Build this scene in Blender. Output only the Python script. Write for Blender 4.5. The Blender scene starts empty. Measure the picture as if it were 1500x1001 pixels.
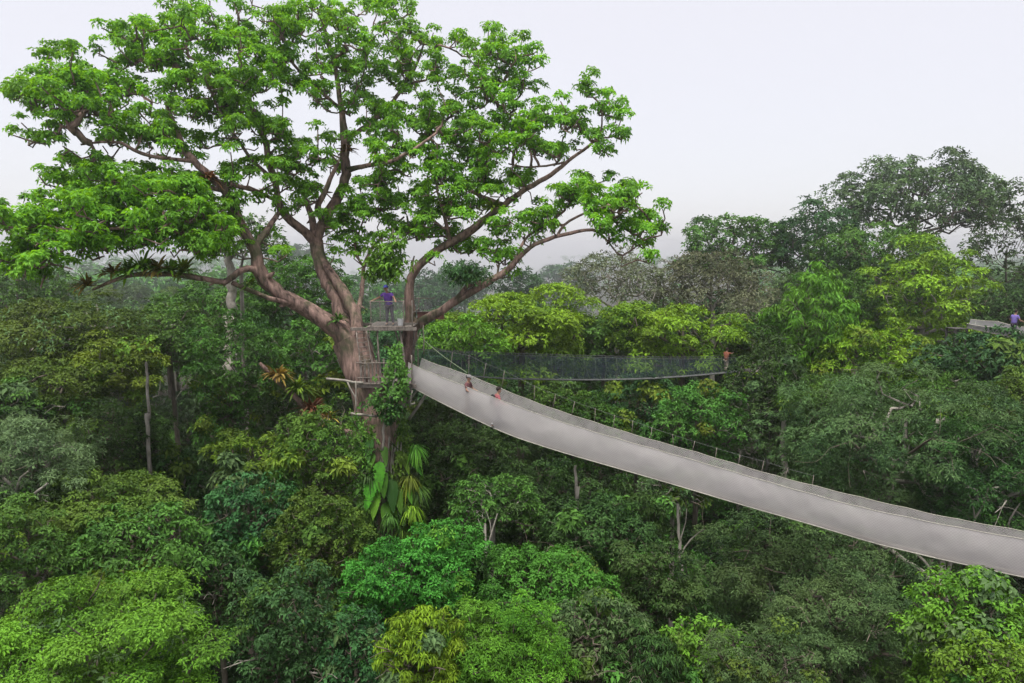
import bpy, bmesh, math
import numpy as np
from mathutils import Vector, Matrix

scene = bpy.context.scene
col = scene.collection
R_ = math.radians

# ------------------------------------------------------------------ camera
CAM_Z = 38.0
FPX = 1071.0                      # focal length in photo pixels (1500 wide)
PITCH = math.atan(130.5 / FPX)    # looking slightly down
cam_data = bpy.data.cameras.new('camera')
cam_data.sensor_width = 36.0
cam_data.lens = 36.0 * FPX / 1500.0
cam_data.clip_start = 0.1
cam_data.clip_end = 6000.0
cam = bpy.data.objects.new('camera', cam_data)
cam.location = (0, 0, CAM_Z)
cam.rotation_euler = (math.pi / 2 - PITCH, 0, 0)
col.objects.link(cam)
scene.camera = cam

# ------------------------------------------------------------------ sky, sun, exposure
SUN_EL, SUN_AZ = R_(74), R_(205)     # azimuth measured clockwise from +Y
world = bpy.data.worlds.new('World')
scene.world = world
world.use_nodes = True
wn = world.node_tree.nodes
wl = world.node_tree.links
wn.clear()
w_out = wn.new('ShaderNodeOutputWorld')
w_bg = wn.new('ShaderNodeBackground')
w_sky = wn.new('ShaderNodeTexSky')
w_sky.sky_type = 'NISHITA'
w_sky.sun_disc = False
w_sky.sun_elevation = SUN_EL
w_sky.sun_rotation = SUN_AZ
w_mix = wn.new('ShaderNodeMixRGB')
w_mix.inputs[0].default_value = 0.93           # overcast: the cloud sheet hides nearly all of the blue
w_mix.inputs[2].default_value = (1.83, 1.77, 1.84, 1)
wl.new(w_sky.outputs[0], w_mix.inputs[1])
wl.new(w_mix.outputs[0], w_bg.inputs[0])
w_bg.inputs[1].default_value = 0.10
wl.new(w_bg.outputs[0], w_out.inputs[0])

sun_d = bpy.data.lights.new('sun', 'SUN')
sun_d.energy = 1.5
sun_d.angle = R_(28)
sun_d.color = (1.0, 0.97, 0.92)
sun = bpy.data.objects.new('sun', sun_d)
sd = Vector((math.sin(SUN_AZ) * math.cos(SUN_EL), math.cos(SUN_AZ) * math.cos(SUN_EL), math.sin(SUN_EL)))
sun.rotation_euler = (-sd).to_track_quat('-Z', 'Y').to_euler()
sun.location = (0, 0, 200)
col.objects.link(sun)

vs = scene.view_settings
scene.display_settings.display_device = 'sRGB'
vs.view_transform = 'Standard'
vs.look = 'None'
vs.exposure = 2.25
vs.gamma = 1.0
vs.use_curve_mapping = False

scene.render.engine = 'CYCLES'
cy = scene.cycles
cy.max_bounces = 5
cy.diffuse_bounces = 1
cy.glossy_bounces = 1
cy.transmission_bounces = 3
cy.transparent_max_bounces = 12
cy.volume_bounces = 1
cy.use_denoising = True
cy.use_adaptive_sampling = True
cy.adaptive_threshold = 0.02

HAZE_DENSITY = 0.0007

# ------------------------------------------------------------------ helpers
CF = np.array([0, math.cos(PITCH), -math.sin(PITCH)])
CU = np.array([0, math.sin(PITCH), math.cos(PITCH)])
CR = np.array([1.0, 0, 0])
C0 = np.array([0, 0, CAM_Z])


def P(px, py, d):
    """a point that lies d metres ahead and shows at photo pixel (px, py)"""
    return C0 + d * CF + (px - 750.0) / FPX * d * CR - (py - 500.5) / FPX * d * CU


def to_px(w):
    r = np.asarray(w) - C0
    d = r @ CF
    return 750 + (r @ CR) / d * FPX, 500.5 - (r @ CU) / d * FPX, d


def tag(o, label=None, cat=None, group=None, kind=None):
    if label: o['label'] = label
    if cat: o['category'] = cat
    if group: o['group'] = group
    if kind: o['kind'] = kind
    return o


def empty(name, loc, label=None, cat=None, group=None):
    o = bpy.data.objects.new(name, None)
    o.empty_display_size = 0.3
    o.location = tuple(loc)
    col.objects.link(o)
    return tag(o, label, cat, group)


def add_obj(name, me, parent=None, mat=None, world_verts=True):
    """link a mesh as one object; with a parent the mesh is given in world space and moved into the parent's"""
    o = bpy.data.objects.new(name, me)
    if mat is not None:
        me.materials.append(mat)
    col.objects.link(o)
    if parent is not None:
        o.parent = parent
        if world_verts:
            o.location = -Vector(abs_loc(parent))
    return o


def abs_loc(o):
    v = Vector((0, 0, 0))
    while o is not None:
        v += o.location
        o = o.parent
    return v


def tri_mesh(name, V, T, var=None, smooth=False):
    me = bpy.data.meshes.new(name)
    V = np.ascontiguousarray(V, dtype=np.float32)
    T = np.ascontiguousarray(T, dtype=np.int32)
    k = T.shape[1]
    me.vertices.add(len(V))
    me.vertices.foreach_set('co', V.ravel())
    me.loops.add(T.size)
    me.loops.foreach_set('vertex_index', T.ravel())
    me.polygons.add(len(T))
    me.polygons.foreach_set('loop_start', np.arange(0, T.size, k, dtype=np.int32))
    if var is not None:
        a = me.attributes.new('var', 'FLOAT', 'FACE')
        a.data.foreach_set('value', np.ascontiguousarray(var, dtype=np.float32))
    me.polygons.foreach_set('use_smooth', np.full(len(T), smooth, dtype=bool))
    me.update(calc_edges=True)
    return me


def nrmz(a):
    return a / np.maximum(np.linalg.norm(a, axis=-1, keepdims=True), 1e-9)


def frames(n):
    up = np.where(np.abs(n[:, 2:3]) > 0.9, np.array([[1.0, 0, 0]]), np.array([[0, 0, 1.0]]))
    t = nrmz(np.cross(up, n))
    return t, np.cross(n, t)


def leaves(pos, nrm, k, L, W, tilt, rng, droop=0.0, fine=False, var=None, jit=0.35, fold=0.16):
    """rosettes of k leaves at pos with axis nrm -> verts, tris, per-face value"""
    N = len(pos)
    t, b = frames(nrm)
    ph = rng.uniform(0, 6.283, (N, 1)) + np.arange(k)[None] * (6.283 / k) + rng.normal(0, jit, (N, k))
    e = tilt + rng.normal(0, 0.3, (N, k))
    ce, se = np.cos(e)[..., None], np.sin(e)[..., None]
    d = (np.cos(ph)[..., None] * t[:, None] + np.sin(ph)[..., None] * b[:, None]) * ce + nrm[:, None] * se
    d[..., 2] -= droop * rng.uniform(0.6, 1.4, (N, k))
    d = nrmz(d).reshape(-1, 3)
    nn = np.repeat(nrm, k, axis=0)
    s = nrmz(np.cross(d, nn + rng.normal(0, 0.25, nn.shape)))
    ln = np.cross(s, d)
    ln *= np.sign(ln[:, 2:3] + 1e-6)
    M = N * k
    l = L * rng.uniform(0.7, 1.2, (M, 1))
    w = W * rng.uniform(0.75, 1.2, (M, 1)) * 0.5
    base = np.repeat(pos, k, axis=0) + d * l * 0.12 + rng.normal(0, L * 0.12, (M, 3))
    mid = base + d * l * 0.45
    tip = base + d * l
    tip[:, 2] -= (l * 0.18)[:, 0]
    lf = mid + s * w + ln * w * fold * 2
    rt = mid - s * w + ln * w * fold * 2
    if var is None:
        var = rng.uniform(0, 1, N)
    v = np.clip(np.repeat(var, k) + rng.normal(0, 0.22, M), 0, 1)
    i = np.arange(M, dtype=np.int64)[:, None]
    if fine:
        m2 = mid + ln * w * 0.05
        V = np.stack([base, rt, tip, lf, m2], 1).reshape(-1, 3)
        T = np.stack([np.hstack([5 * i, 5 * i + 1, 5 * i + 4]), np.hstack([5 * i + 1, 5 * i + 2, 5 * i + 4]),
                      np.hstack([5 * i, 5 * i + 4, 5 * i + 3]), np.hstack([5 * i + 4, 5 * i + 2, 5 * i + 3])], 1).reshape(-1, 3)
        return V, T, np.repeat(v, 4)
    V = np.stack([base, rt, tip, lf], 1).reshape(-1, 3)
    T = np.stack([np.hstack([4 * i, 4 * i + 1, 4 * i + 2]), np.hstack([4 * i, 4 * i + 2, 4 * i + 3])], 1).reshape(-1, 3)
    return V, T, np.repeat(v, 2)


class Tubes:
    """collects tapering tubes into one quad mesh"""
    def __init__(self):
        self.V, self.F, self.n = [], [], 0

    def add(self, pts, rad, sides=6, cap=True, rough=0.0, rng=None):
        pts = np.asarray(pts, float)
        rad = np.broadcast_to(np.asarray(rad, float), (len(pts),))
        tan = nrmz(np.gradient(pts, axis=0))
        ref = np.array([0.31, 0.87, 0.38])
        x = nrmz(np.cross(tan, ref))
        y = np.cross(tan, x)
        a = np.arange(sides) * 2 * math.pi / sides
        rf = np.ones((len(pts), sides))
        if rough:
            g = rng.normal(0, 1, (len(pts), sides))
            g = g + np.roll(g, 1, 1) * .6
            for _ in range(2):
                g[1:] = g[1:] * .45 + g[:-1] * .55
            rf = 1 + rough * g + rough * 1.2 * np.sin(a[None] * 3 + np.arange(len(pts))[:, None] * .11)
        ring = pts[:, None] + (rad[:, None] * rf)[:, :, None] * (np.cos(a)[None, :, None] * x[:, None] + np.sin(a)[None, :, None] * y[:, None])
        m = len(pts)
        self.V.append(ring.reshape(-1, 3))
        j, i = np.meshgrid(np.arange(sides), np.arange(m - 1))
        j2 = (j + 1) % sides
        f = np.stack([i * sides + j, i * sides + j2, (i + 1) * sides + j2, (i + 1) * sides + j], -1).reshape(-1, 4) + self.n
        self.F.append(f)
        if cap and sides == 6:
            for o_, rev in ((0, True), ((m - 1) * sides, False)):
                q = np.array([[0, 1, 2, 3], [0, 3, 4, 5]]) + o_ + self.n
                self.F.append(q[:, ::-1] if rev else q)
        elif cap and sides == 4:
            for o_, rev in ((0, True), ((m - 1) * sides, False)):
                q = np.array([[0, 1, 2, 3]]) + o_ + self.n
                self.F.append(q[:, ::-1] if rev else q)
        self.n += m * sides
        return self

    def mesh(self, name, smooth=True):
        return tri_mesh(name, np.concatenate(self.V), np.concatenate(self.F), smooth=smooth)


def smooth_path(pts, rad, step, rng=None, jit=0.0):
    """Catmull-Rom resampling of a polyline and its radii"""
    pts = np.asarray(pts, float)
    rad = np.asarray(rad, float)
    n = len(pts)
    out, ro = [], []
    for i in range(n - 1):
        p0, p1, p2, p3 = pts[max(i - 1, 0)], pts[i], pts[i + 1], pts[min(i + 2, n - 1)]
        m = max(1, int(np.linalg.norm(p2 - p1) / step))
        for q in range(m):
            t = q / m
            out.append(0.5 * (2 * p1 + (p2 - p0) * t + (2 * p0 - 5 * p1 + 4 * p2 - p3) * t * t + (3 * p1 - p0 - 3 * p2 + p3) * t ** 3))
            ro.append(rad[i] * (1 - t) + rad[i + 1] * t)
    out.append(pts[-1]); ro.append(rad[-1])
    out, ro = np.array(out), np.array(ro)
    if rng is not None and jit > 0 and len(out) > 2:
        out[1:-1] += rng.normal(0, 1, (len(out) - 2, 3)) * (ro[1:-1, None] * jit)
    return out, ro


def box_mesh(name, size, bevel=0.0):
    sx, sy, sz = size
    bm = bmesh.new()
    bmesh.ops.create_cube(bm, size=1.0)
    for v in bm.verts:
        v.co = (v.co.x * sx, v.co.y * sy, v.co.z * sz)
    if bevel:
        bmesh.ops.bevel(bm, geom=bm.edges[:], offset=bevel, segments=1, affect='EDGES')
    me = bpy.data.meshes.new(name)
    bm.to_mesh(me); bm.free()
    return me


def beam(name, a, b, r, parent, mat, sides=6, taper=1.0, bend=0.0, seed=0):
    a, b = np.asarray(a, float), np.asarray(b, float)
    rng = np.random.default_rng(seed + 11)
    n = 5
    t = np.linspace(0, 1, n)[:, None]
    pts = a + (b - a) * t
    if bend:
        pts[1:-1] += rng.normal(0, bend, (n - 2, 3))
    rad = np.linspace(r, r * taper, n)
    return add_obj(name, Tubes().add(pts, rad, sides).mesh(name), parent, mat)


# ------------------------------------------------------------------ materials
def new_mat(name):
    m = bpy.data.materials.new(name)
    m.use_nodes = True
    nt = m.node_tree
    nt.nodes.clear()
    return m, nt.nodes, nt.links


def leaf_mat(name, dark, light, alt, alt_amt=0.35, transl=0.22, noise_scale=0.45, rough=0.6):
    q_ = 0.88 if 'bright' in name else 0.86
    dark = tuple(v * 0.72 * q_ for v in dark); light = tuple(v * 1.22 * q_ for v in light); alt = tuple(v * q_ for v in alt)
    m, n, l = new_mat(name)
    out = n.new('ShaderNodeOutputMaterial')
    at = n.new('ShaderNodeAttribute'); at.attribute_name = 'var'
    ramp = n.new('ShaderNodeValToRGB')
    ramp.color_ramp.elements[0].position = 0.05
    ramp.color_ramp.elements[0].color = (*dark, 1)
    ramp.color_ramp.elements[1].position = 0.95
    ramp.color_ramp.elements[1].color = (*light, 1)
    l.new(at.outputs['Fac'], ramp.inputs[0])
    geo = n.new('ShaderNodeNewGeometry')
    nz = n.new('ShaderNodeTexNoise'); nz.inputs['Scale'].default_value = noise_scale; nz.inputs['Detail'].default_value = 3
    l.new(geo.outputs['Position'], nz.inputs['Vector'])
    mr = n.new('ShaderNodeMapRange')
    mr.inputs[1].default_value = 0.42; mr.inputs[2].default_value = 0.72
    mr.inputs[3].default_value = 0; mr.inputs[4].default_value = alt_amt
    l.new(nz.outputs['Fac'], mr.inputs[0])
    mix = n.new('ShaderNodeMixRGB'); mix.inputs[2].default_value = (*alt, 1)
    l.new(mr.outputs[0], mix.inputs[0]); l.new(ramp.outputs[0], mix.inputs[1])
    oi = n.new('ShaderNodeObjectInfo')
    hs = n.new('ShaderNodeHueSaturation')
    h1 = n.new('ShaderNodeMapRange'); h1.inputs[3].default_value = 0.485; h1.inputs[4].default_value = 0.515
    v1 = n.new('ShaderNodeMapRange'); v1.inputs[3].default_value = 0.85; v1.inputs[4].default_value = 1.15
    l.new(oi.outputs['Random'], h1.inputs[0]); l.new(oi.outputs['Random'], v1.inputs[0])
    l.new(h1.outputs[0], hs.inputs['Hue']); l.new(v1.outputs[0], hs.inputs['Value'])
    l.new(mix.outputs[0], hs.inputs['Color'])
    bs = n.new('ShaderNodeBsdfPrincipled')
    bs.inputs['Roughness'].default_value = rough
    bs.inputs['Specular IOR Level'].default_value = 0.14
    l.new(hs.outputs[0], bs.inputs['Base Color'])
    tr = n.new('ShaderNodeBsdfTranslucent')
    tc = n.new('ShaderNodeHueSaturation'); tc.inputs['Hue'].default_value = 0.48; tc.inputs['Saturation'].default_value = 1.15; tc.inputs['Value'].default_value = 1.2
    l.new(hs.outputs[0], tc.inputs['Color']); l.new(tc.outputs[0], tr.inputs['Color'])
    ms = n.new('ShaderNodeMixShader'); ms.inputs[0].default_value = transl
    l.new(bs.outputs[0], ms.inputs[1]); l.new(tr.outputs[0], ms.inputs[2])
    l.new(ms.outputs[0], out.inputs[0])
    return m


def surf_mat(name, c1, c2, scale=4.0, rough=0.85, c3=None, c3_scale=0.8, c3_amt=0.5, stretch=(1, 1, 1), bump=0.0):
    c1 = tuple(v * .8 for v in c1); c2 = tuple(v * .8 for v in c2)
    m, n, l = new_mat(name)
    out = n.new('ShaderNodeOutputMaterial')
    geo = n.new('ShaderNodeNewGeometry')
    mp = n.new('ShaderNodeMapping'); mp.inputs['Scale'].default_value = stretch
    l.new(geo.outputs['Position'], mp.inputs[0])
    nz = n.new('ShaderNodeTexNoise'); nz.inputs['Scale'].default_value = scale; nz.inputs['Detail'].default_value = 6; nz.inputs['Roughness'].default_value = 0.65
    l.new(mp.outputs[0], nz.inputs['Vector'])
    rp = n.new('ShaderNodeValToRGB')
    rp.color_ramp.elements[0].position = 0.32; rp.color_ramp.elements[0].color = (*c1, 1)
    rp.color_ramp.elements[1].position = 0.68; rp.color_ramp.elements[1].color = (*c2, 1)
    l.new(nz.outputs['Fac'], rp.inputs[0])
    last = rp.outputs[0]
    if c3 is not None:
        n2 = n.new('ShaderNodeTexNoise'); n2.inputs['Scale'].default_value = c3_scale; n2.inputs['Detail'].default_value = 4
        l.new(geo.outputs['Position'], n2.inputs['Vector'])
        mr = n.new('ShaderNodeMapRange'); mr.inputs[1].default_value = 0.5; mr.inputs[2].default_value = 0.66
        mr.inputs[3].default_value = 0; mr.inputs[4].default_value = c3_amt
        l.new(n2.outputs['Fac'], mr.inputs[0])
        mx = n.new('ShaderNodeMixRGB'); mx.inputs[2].default_value = (*c3, 1)
        l.new(mr.outputs[0], mx.inputs[0]); l.new(last, mx.inputs[1])
        last = mx.outputs[0]
    bs = n.new('ShaderNodeBsdfPrincipled')
    bs.inputs['Roughness'].default_value = rough
    bs.inputs['Specular IOR Level'].default_value = 0.25
    l.new(last, bs.inputs['Base Color'])
    if bump:
        bp = n.new('ShaderNodeBump'); bp.inputs['Strength'].default_value = bump; bp.inputs['Distance'].default_value = 0.05
        l.new(nz.outputs['Fac'], bp.inputs['Height']); l.new(bp.outputs[0], bs.inputs['Normal'])
    l.new(bs.outputs[0], out.inputs[0])
    return m


def net_mat(name, c1, c2, alpha_lo, alpha_hi, scale=1.2, cell=0.05, strand=0.045):
    """fine netting whose holes are far smaller than a pixel"""
    m, n, l = new_mat(name)
    out = n.new('ShaderNodeOutputMaterial')
    geo = n.new('ShaderNodeNewGeometry')
    nz = n.new('ShaderNodeTexNoise'); nz.inputs['Scale'].default_value = scale; nz.inputs['Detail'].default_value = 5
    l.new(geo.outputs['Position'], nz.inputs['Vector'])
    mx = n.new('ShaderNodeMixRGB'); mx.inputs[1].default_value = (*c1, 1); mx.inputs[2].default_value = (*c2, 1)
    l.new(nz.outputs['Fac'], mx.inputs[0])
    df = n.new('ShaderNodeBsdfDiffuse'); l.new(mx.outputs[0], df.inputs[0])
    tl = n.new('ShaderNodeBsdfTranslucent'); l.new(mx.outputs[0], tl.inputs[0])
    m1 = n.new('ShaderNodeMixShader'); m1.inputs[0].default_value = 0.25
    l.new(df.outputs[0], m1.inputs[1]); l.new(tl.outputs[0], m1.inputs[2])
    tp = n.new('ShaderNodeBsdfTransparent')
    n2 = n.new('ShaderNodeTexNoise'); n2.inputs['Scale'].default_value = 3; n2.inputs['Detail'].default_value = 4
    l.new(geo.outputs['Position'], n2.inputs['Vector'])
    mr = n.new('ShaderNodeMapRange'); mr.inputs[1].default_value = 0.3; mr.inputs[2].default_value = 0.7
    mr.inputs[3].default_value = alpha_lo; mr.inputs[4].default_value = alpha_hi
    l.new(n2.outputs['Fac'], mr.inputs[0])
    # knotted strands in both directions: more thread, less hole
    uvn = n.new('ShaderNodeUVMap'); last = mr.outputs[0]
    sep = n.new('ShaderNodeSeparateXYZ'); l.new(uvn.outputs[0], sep.inputs[0])
    for a_, b_ in ((1, 1), (1, -1)):
        c_ = n.new('ShaderNodeMath'); c_.operation = 'MULTIPLY_ADD'; c_.inputs[1].default_value = b_
        l.new(sep.outputs[1], c_.inputs[0]); l.new(sep.outputs[0], c_.inputs[2])
        d_ = n.new('ShaderNodeMath'); d_.operation = 'PINGPONG'; d_.inputs[1].default_value = cell
        l.new(c_.outputs[0], d_.inputs[0])
        e_ = n.new('ShaderNodeMapRange'); e_.inputs[1].default_value = 0; e_.inputs[2].default_value = cell
        e_.inputs[3].default_value = -strand; e_.inputs[4].default_value = strand
        l.new(d_.outputs[0], e_.inputs[0])
        g_ = n.new('ShaderNodeMath'); g_.operation = 'ADD'; g_.use_clamp = True
        l.new(last, g_.inputs[0]); l.new(e_.outputs[0], g_.inputs[1]); last = g_.outputs[0]
    ms = n.new('ShaderNodeMixShader')
    l.new(last, ms.inputs[0]); l.new(tp.outputs[0], ms.inputs[1]); l.new(m1.outputs[0], ms.inputs[2])
    l.new(ms.outputs[0], out.inputs[0])
    return m


LM = {
    'giant':   leaf_mat('leaf_bright_green', (0.098, 0.235, 0.030), (0.200, 0.420, 0.046), (0.20, 0.35, 0.05), 0.4, 0.5, 0.35),
    'olive':   leaf_mat('leaf_olive', (0.040, 0.098, 0.014), (0.100, 0.180, 0.026), (0.12, 0.15, 0.03), 0.4),
    'olivey':  leaf_mat('leaf_olive_yellow', (0.052, 0.110, 0.012), (0.135, 0.210, 0.020), (0.18, 0.20, 0.028), 0.5),
    'yellow':  leaf_mat('leaf_yellow_green', (0.068, 0.170, 0.014), (0.190, 0.350, 0.022), (0.20, 0.28, 0.025), 0.5),
    'lime':    leaf_mat('leaf_lime', (0.058, 0.160, 0.014), (0.142, 0.310, 0.026), (0.12, 0.19, 0.03), 0.5),
    'emerald': leaf_mat('leaf_emerald', (0.030, 0.116, 0.014), (0.078, 0.240, 0.032), (0.08, 0.22, 0.03), 0.3),
    'mid':     leaf_mat('leaf_mid_green', (0.028, 0.092, 0.017), (0.085, 0.205, 0.034), (0.10, 0.18, 0.03), 0.4),
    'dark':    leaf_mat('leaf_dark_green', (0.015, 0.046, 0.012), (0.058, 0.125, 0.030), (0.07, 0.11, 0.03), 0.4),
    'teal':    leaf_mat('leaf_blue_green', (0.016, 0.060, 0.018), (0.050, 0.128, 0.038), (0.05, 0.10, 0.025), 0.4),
    'grey':    leaf_mat('leaf_grey_green', (0.034, 0.084, 0.028), (0.098, 0.180, 0.062), (0.12, 0.17, 0.055), 0.5),
    'pale':    leaf_mat('leaf_pale_grey_green', (0.060, 0.115, 0.048), (0.155, 0.240, 0.105), (0.13, 0.19, 0.06), 0.5),
    'deep':    leaf_mat('leaf_shade_darkened', (0.010, 0.028, 0.008), (0.032, 0.066, 0.018), (0.03, 0.05, 0.015), 0.4),  # understorey leaf colour darkened: the shade of the canopy gaps is painted in
    'brown':   leaf_mat('leaf_brownish', (0.080, 0.105, 0.052), (0.165, 0.195, 0.105), (0.18, 0.16, 0.10), 0.5),
    'bright':  leaf_mat('leaf_fresh_green', (0.046, 0.136, 0.014), (0.115, 0.280, 0.026), (0.15, 0.26, 0.03), 0.45),
    'straw':   leaf_mat('leaf_straw_fern', (0.11, 0.11, 0.02), (0.30, 0.24, 0.05), (0.22, 0.12, 0.04), 0.6),
    'rust':    leaf_mat('leaf_rust', (0.10, 0.05, 0.025), (0.21, 0.095, 0.045), (0.11, 0.09, 0.03), 0.6),
    'aroid':   leaf_mat('leaf_big_aroid', (0.035, 0.13, 0.014), (0.09, 0.32, 0.025), (0.03, 0.10, 0.015), 0.8, 0.35, 5.0),
}
BARK_G = surf_mat('bark_reddish', (0.040, 0.028, 0.023), (0.40, 0.265, 0.22), 3.4, 0.9, (0.05, 0.06, 0.028), 1.1, 0.85, (1.6, 1.6, 0.35), 1.0)
BARK_P = surf_mat('bark_pale', (0.15, 0.135, 0.11), (0.40, 0.37, 0.32), 4.0, 0.9, (0.07, 0.08, 0.04), 0.8, 0.5, (1, 1, 0.35), 0.6)
BARK_D = surf_mat('bark_dark', (0.07, 0.055, 0.042), (0.20, 0.165, 0.13), 4.0, 0.9, (0.05, 0.06, 0.03), 0.8, 0.5, (1, 1, 0.35), 0.6)
WOOD = surf_mat('weathered_wood', (0.09, 0.075, 0.064), (0.29, 0.25, 0.215), 6.0, 0.85, (0.07, 0.06, 0.05), 2.0, 0.5, (3, 3, 0.8), 0.4)
WOOD_D = surf_mat('dark_wet_wood', (0.03, 0.028, 0.026), (0.09, 0.082, 0.075), 6.0, 0.9)
WOOD_R = surf_mat('red_brown_wood', (0.10, 0.045, 0.038), (0.22, 0.11, 0.09), 6.0, 0.85, (0.06, 0.04, 0.035), 2.0, 0.5, (3, 3, 0.8), 0.4)
ROPE = surf_mat('pale_rope', (0.30, 0.28, 0.23), (0.52, 0.50, 0.43), 20.0, 0.9)
ROPE_D = surf_mat('dark_cable', (0.06, 0.065, 0.065), (0.16, 0.16, 0.15), 14.0, 0.7)
ROPE_G = surf_mat('green_rope', (0.14, 0.20, 0.10), (0.28, 0.34, 0.20), 14.0, 0.8)
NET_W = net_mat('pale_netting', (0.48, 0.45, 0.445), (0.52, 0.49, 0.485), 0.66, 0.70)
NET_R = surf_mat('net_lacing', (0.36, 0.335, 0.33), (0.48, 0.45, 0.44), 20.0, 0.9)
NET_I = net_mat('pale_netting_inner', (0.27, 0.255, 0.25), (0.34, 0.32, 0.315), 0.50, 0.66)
NET_D = net_mat('dark_netting', (0.04, 0.06, 0.075), (0.09, 0.115, 0.13), 0.12, 0.36, 0.5)
NET_G = net_mat('grey_netting', (0.13, 0.127, 0.13), (0.19, 0.185, 0.19), 0.75, 0.9)
SOIL = surf_mat('forest_floor', (0.018, 0.014, 0.010), (0.05, 0.04, 0.026), 0.8, 0.95, (0.02, 0.035, 0.012), 0.1, 0.8)


# ------------------------------------------------------------------ ground and haze
def ground_z(x, y):
    x = np.asarray(x, float); y = np.asarray(y, float)
    h = 7.0 * np.exp(-(((x - 45) / 45.0) ** 2 + ((y - 95) / 45.0) ** 2))
    t = np.clip((y - 70) / 300.0, 0, 1) * np.clip((110 - x) / 90.0, 0, 1) ** .5
    t = t * np.clip((x + 0.34 * y) / (0.10 * y + 1.0), 0, 1) if np.ndim(x) or True else t
    h = h - 42 * (t * t * (3 - 2 * t)) ** .8
    return h + 1.2 * np.sin(x * 0.05 + 1.0) * np.cos(y * 0.041) + 0.5 * np.sin(x * 0.19) * np.sin(y * 0.16 + 2)


gx = np.linspace(-1, 1, 131); gx = 1950 * np.sign(gx) * np.abs(gx) ** 1.8
gy = np.concatenate([np.linspace(-60, 400, 60), np.linspace(430, 2500, 39)])
GX, GY = np.meshgrid(gx, gy)
GV = np.stack([GX, GY, ground_z(GX, GY)], -1).reshape(-1, 3)
ii, jj = np.meshgrid(np.arange(98), np.arange(130), indexing='ij')
q0 = ii * 131 + jj
GF = np.stack([q0, q0 + 1, q0 + 132, q0 + 131], -1).reshape(-1, 4)
tag(add_obj('ground', tri_mesh('ground', GV, GF, smooth=True), None, SOIL), kind='structure')

hz = box_mesh('haze', (4000, 2620, 122))
hazeo = add_obj('haze', hz)
hazeo.location = (0, 1220, 13.0)
tag(hazeo, kind='stuff')
hm, hn, hl = new_mat('haze_air')
ho = hn.new('ShaderNodeOutputMaterial')
hv = hn.new('ShaderNodeVolumePrincipled')
hv.inputs['Color'].default_value = (0.96, 0.965, 1.0, 1)
hv.inputs['Anisotropy'].default_value = 0.75      # droplets scatter light mostly onward
hv.inputs['Density'].default_value = HAZE_DENSITY
hl.new(hv.outputs[0], ho.inputs['Volume'])
hz.materials.append(hm)

# ------------------------------------------------------------------ tree generator
KIND = {
    #          clump r, flat, leaf px, aspect, k, tilt, droop, cover, shell, n-factor, upw
    'layered': dict(low=0.2, cr=0.30, flat=0.36, lp=4.5, asp=0.42, k=6, tilt=0.10, droop=0.10, cov=1.5, shell=(0.35, 0.95), nf=1.15, up=1.4),
    'dome':    dict(low=0.38, cr=0.19, flat=0.62, lp=4.0, asp=0.46, k=6, tilt=0.35, droop=0.12, cov=1.25, shell=(0.55, 0.95), nf=1.15, up=0.6),
    'droop':   dict(low=0.38, cr=0.24, flat=0.75, lp=6.2, asp=0.27, k=7, tilt=-0.1, droop=0.65, cov=1.25, shell=(0.5, 0.95), nf=1.1, up=0.9),
    'feather': dict(low=0.38, cr=0.20, flat=0.55, lp=4.4, asp=0.28, k=7, tilt=0.30, droop=0.10, cov=1.0, shell=(0.4, 1.0), nf=1.2, up=0.9),
    'big':     dict(low=0.38, cr=0.20, flat=0.65, lp=5.4, asp=0.5, k=5, tilt=0.15, droop=0.30, cov=1.15, shell=(0.5, 0.95), nf=1.1, up=0.8),
    'airy':    dict(cr=0.18, flat=0.50, lp=4.1, asp=0.46, k=6, tilt=0.25, droop=0.10, cov=1.2, shell=(0.35, 1.0), nf=0.95, up=1.0),
    'tall':    dict(cr=0.20, flat=0.60, lp=4.1, asp=0.46, k=6, tilt=0.25, droop=0.10, cov=1.25, shell=(0.5, 1.0), nf=1.25, up=0.8),
    'bare':    dict(cr=0.20, flat=0.7, lp=4.2, asp=0.35, k=4, tilt=0.4, droop=0.0, cov=0.30, shell=(0.4, 1.0), nf=1.3, up=0.6),
}


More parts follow.
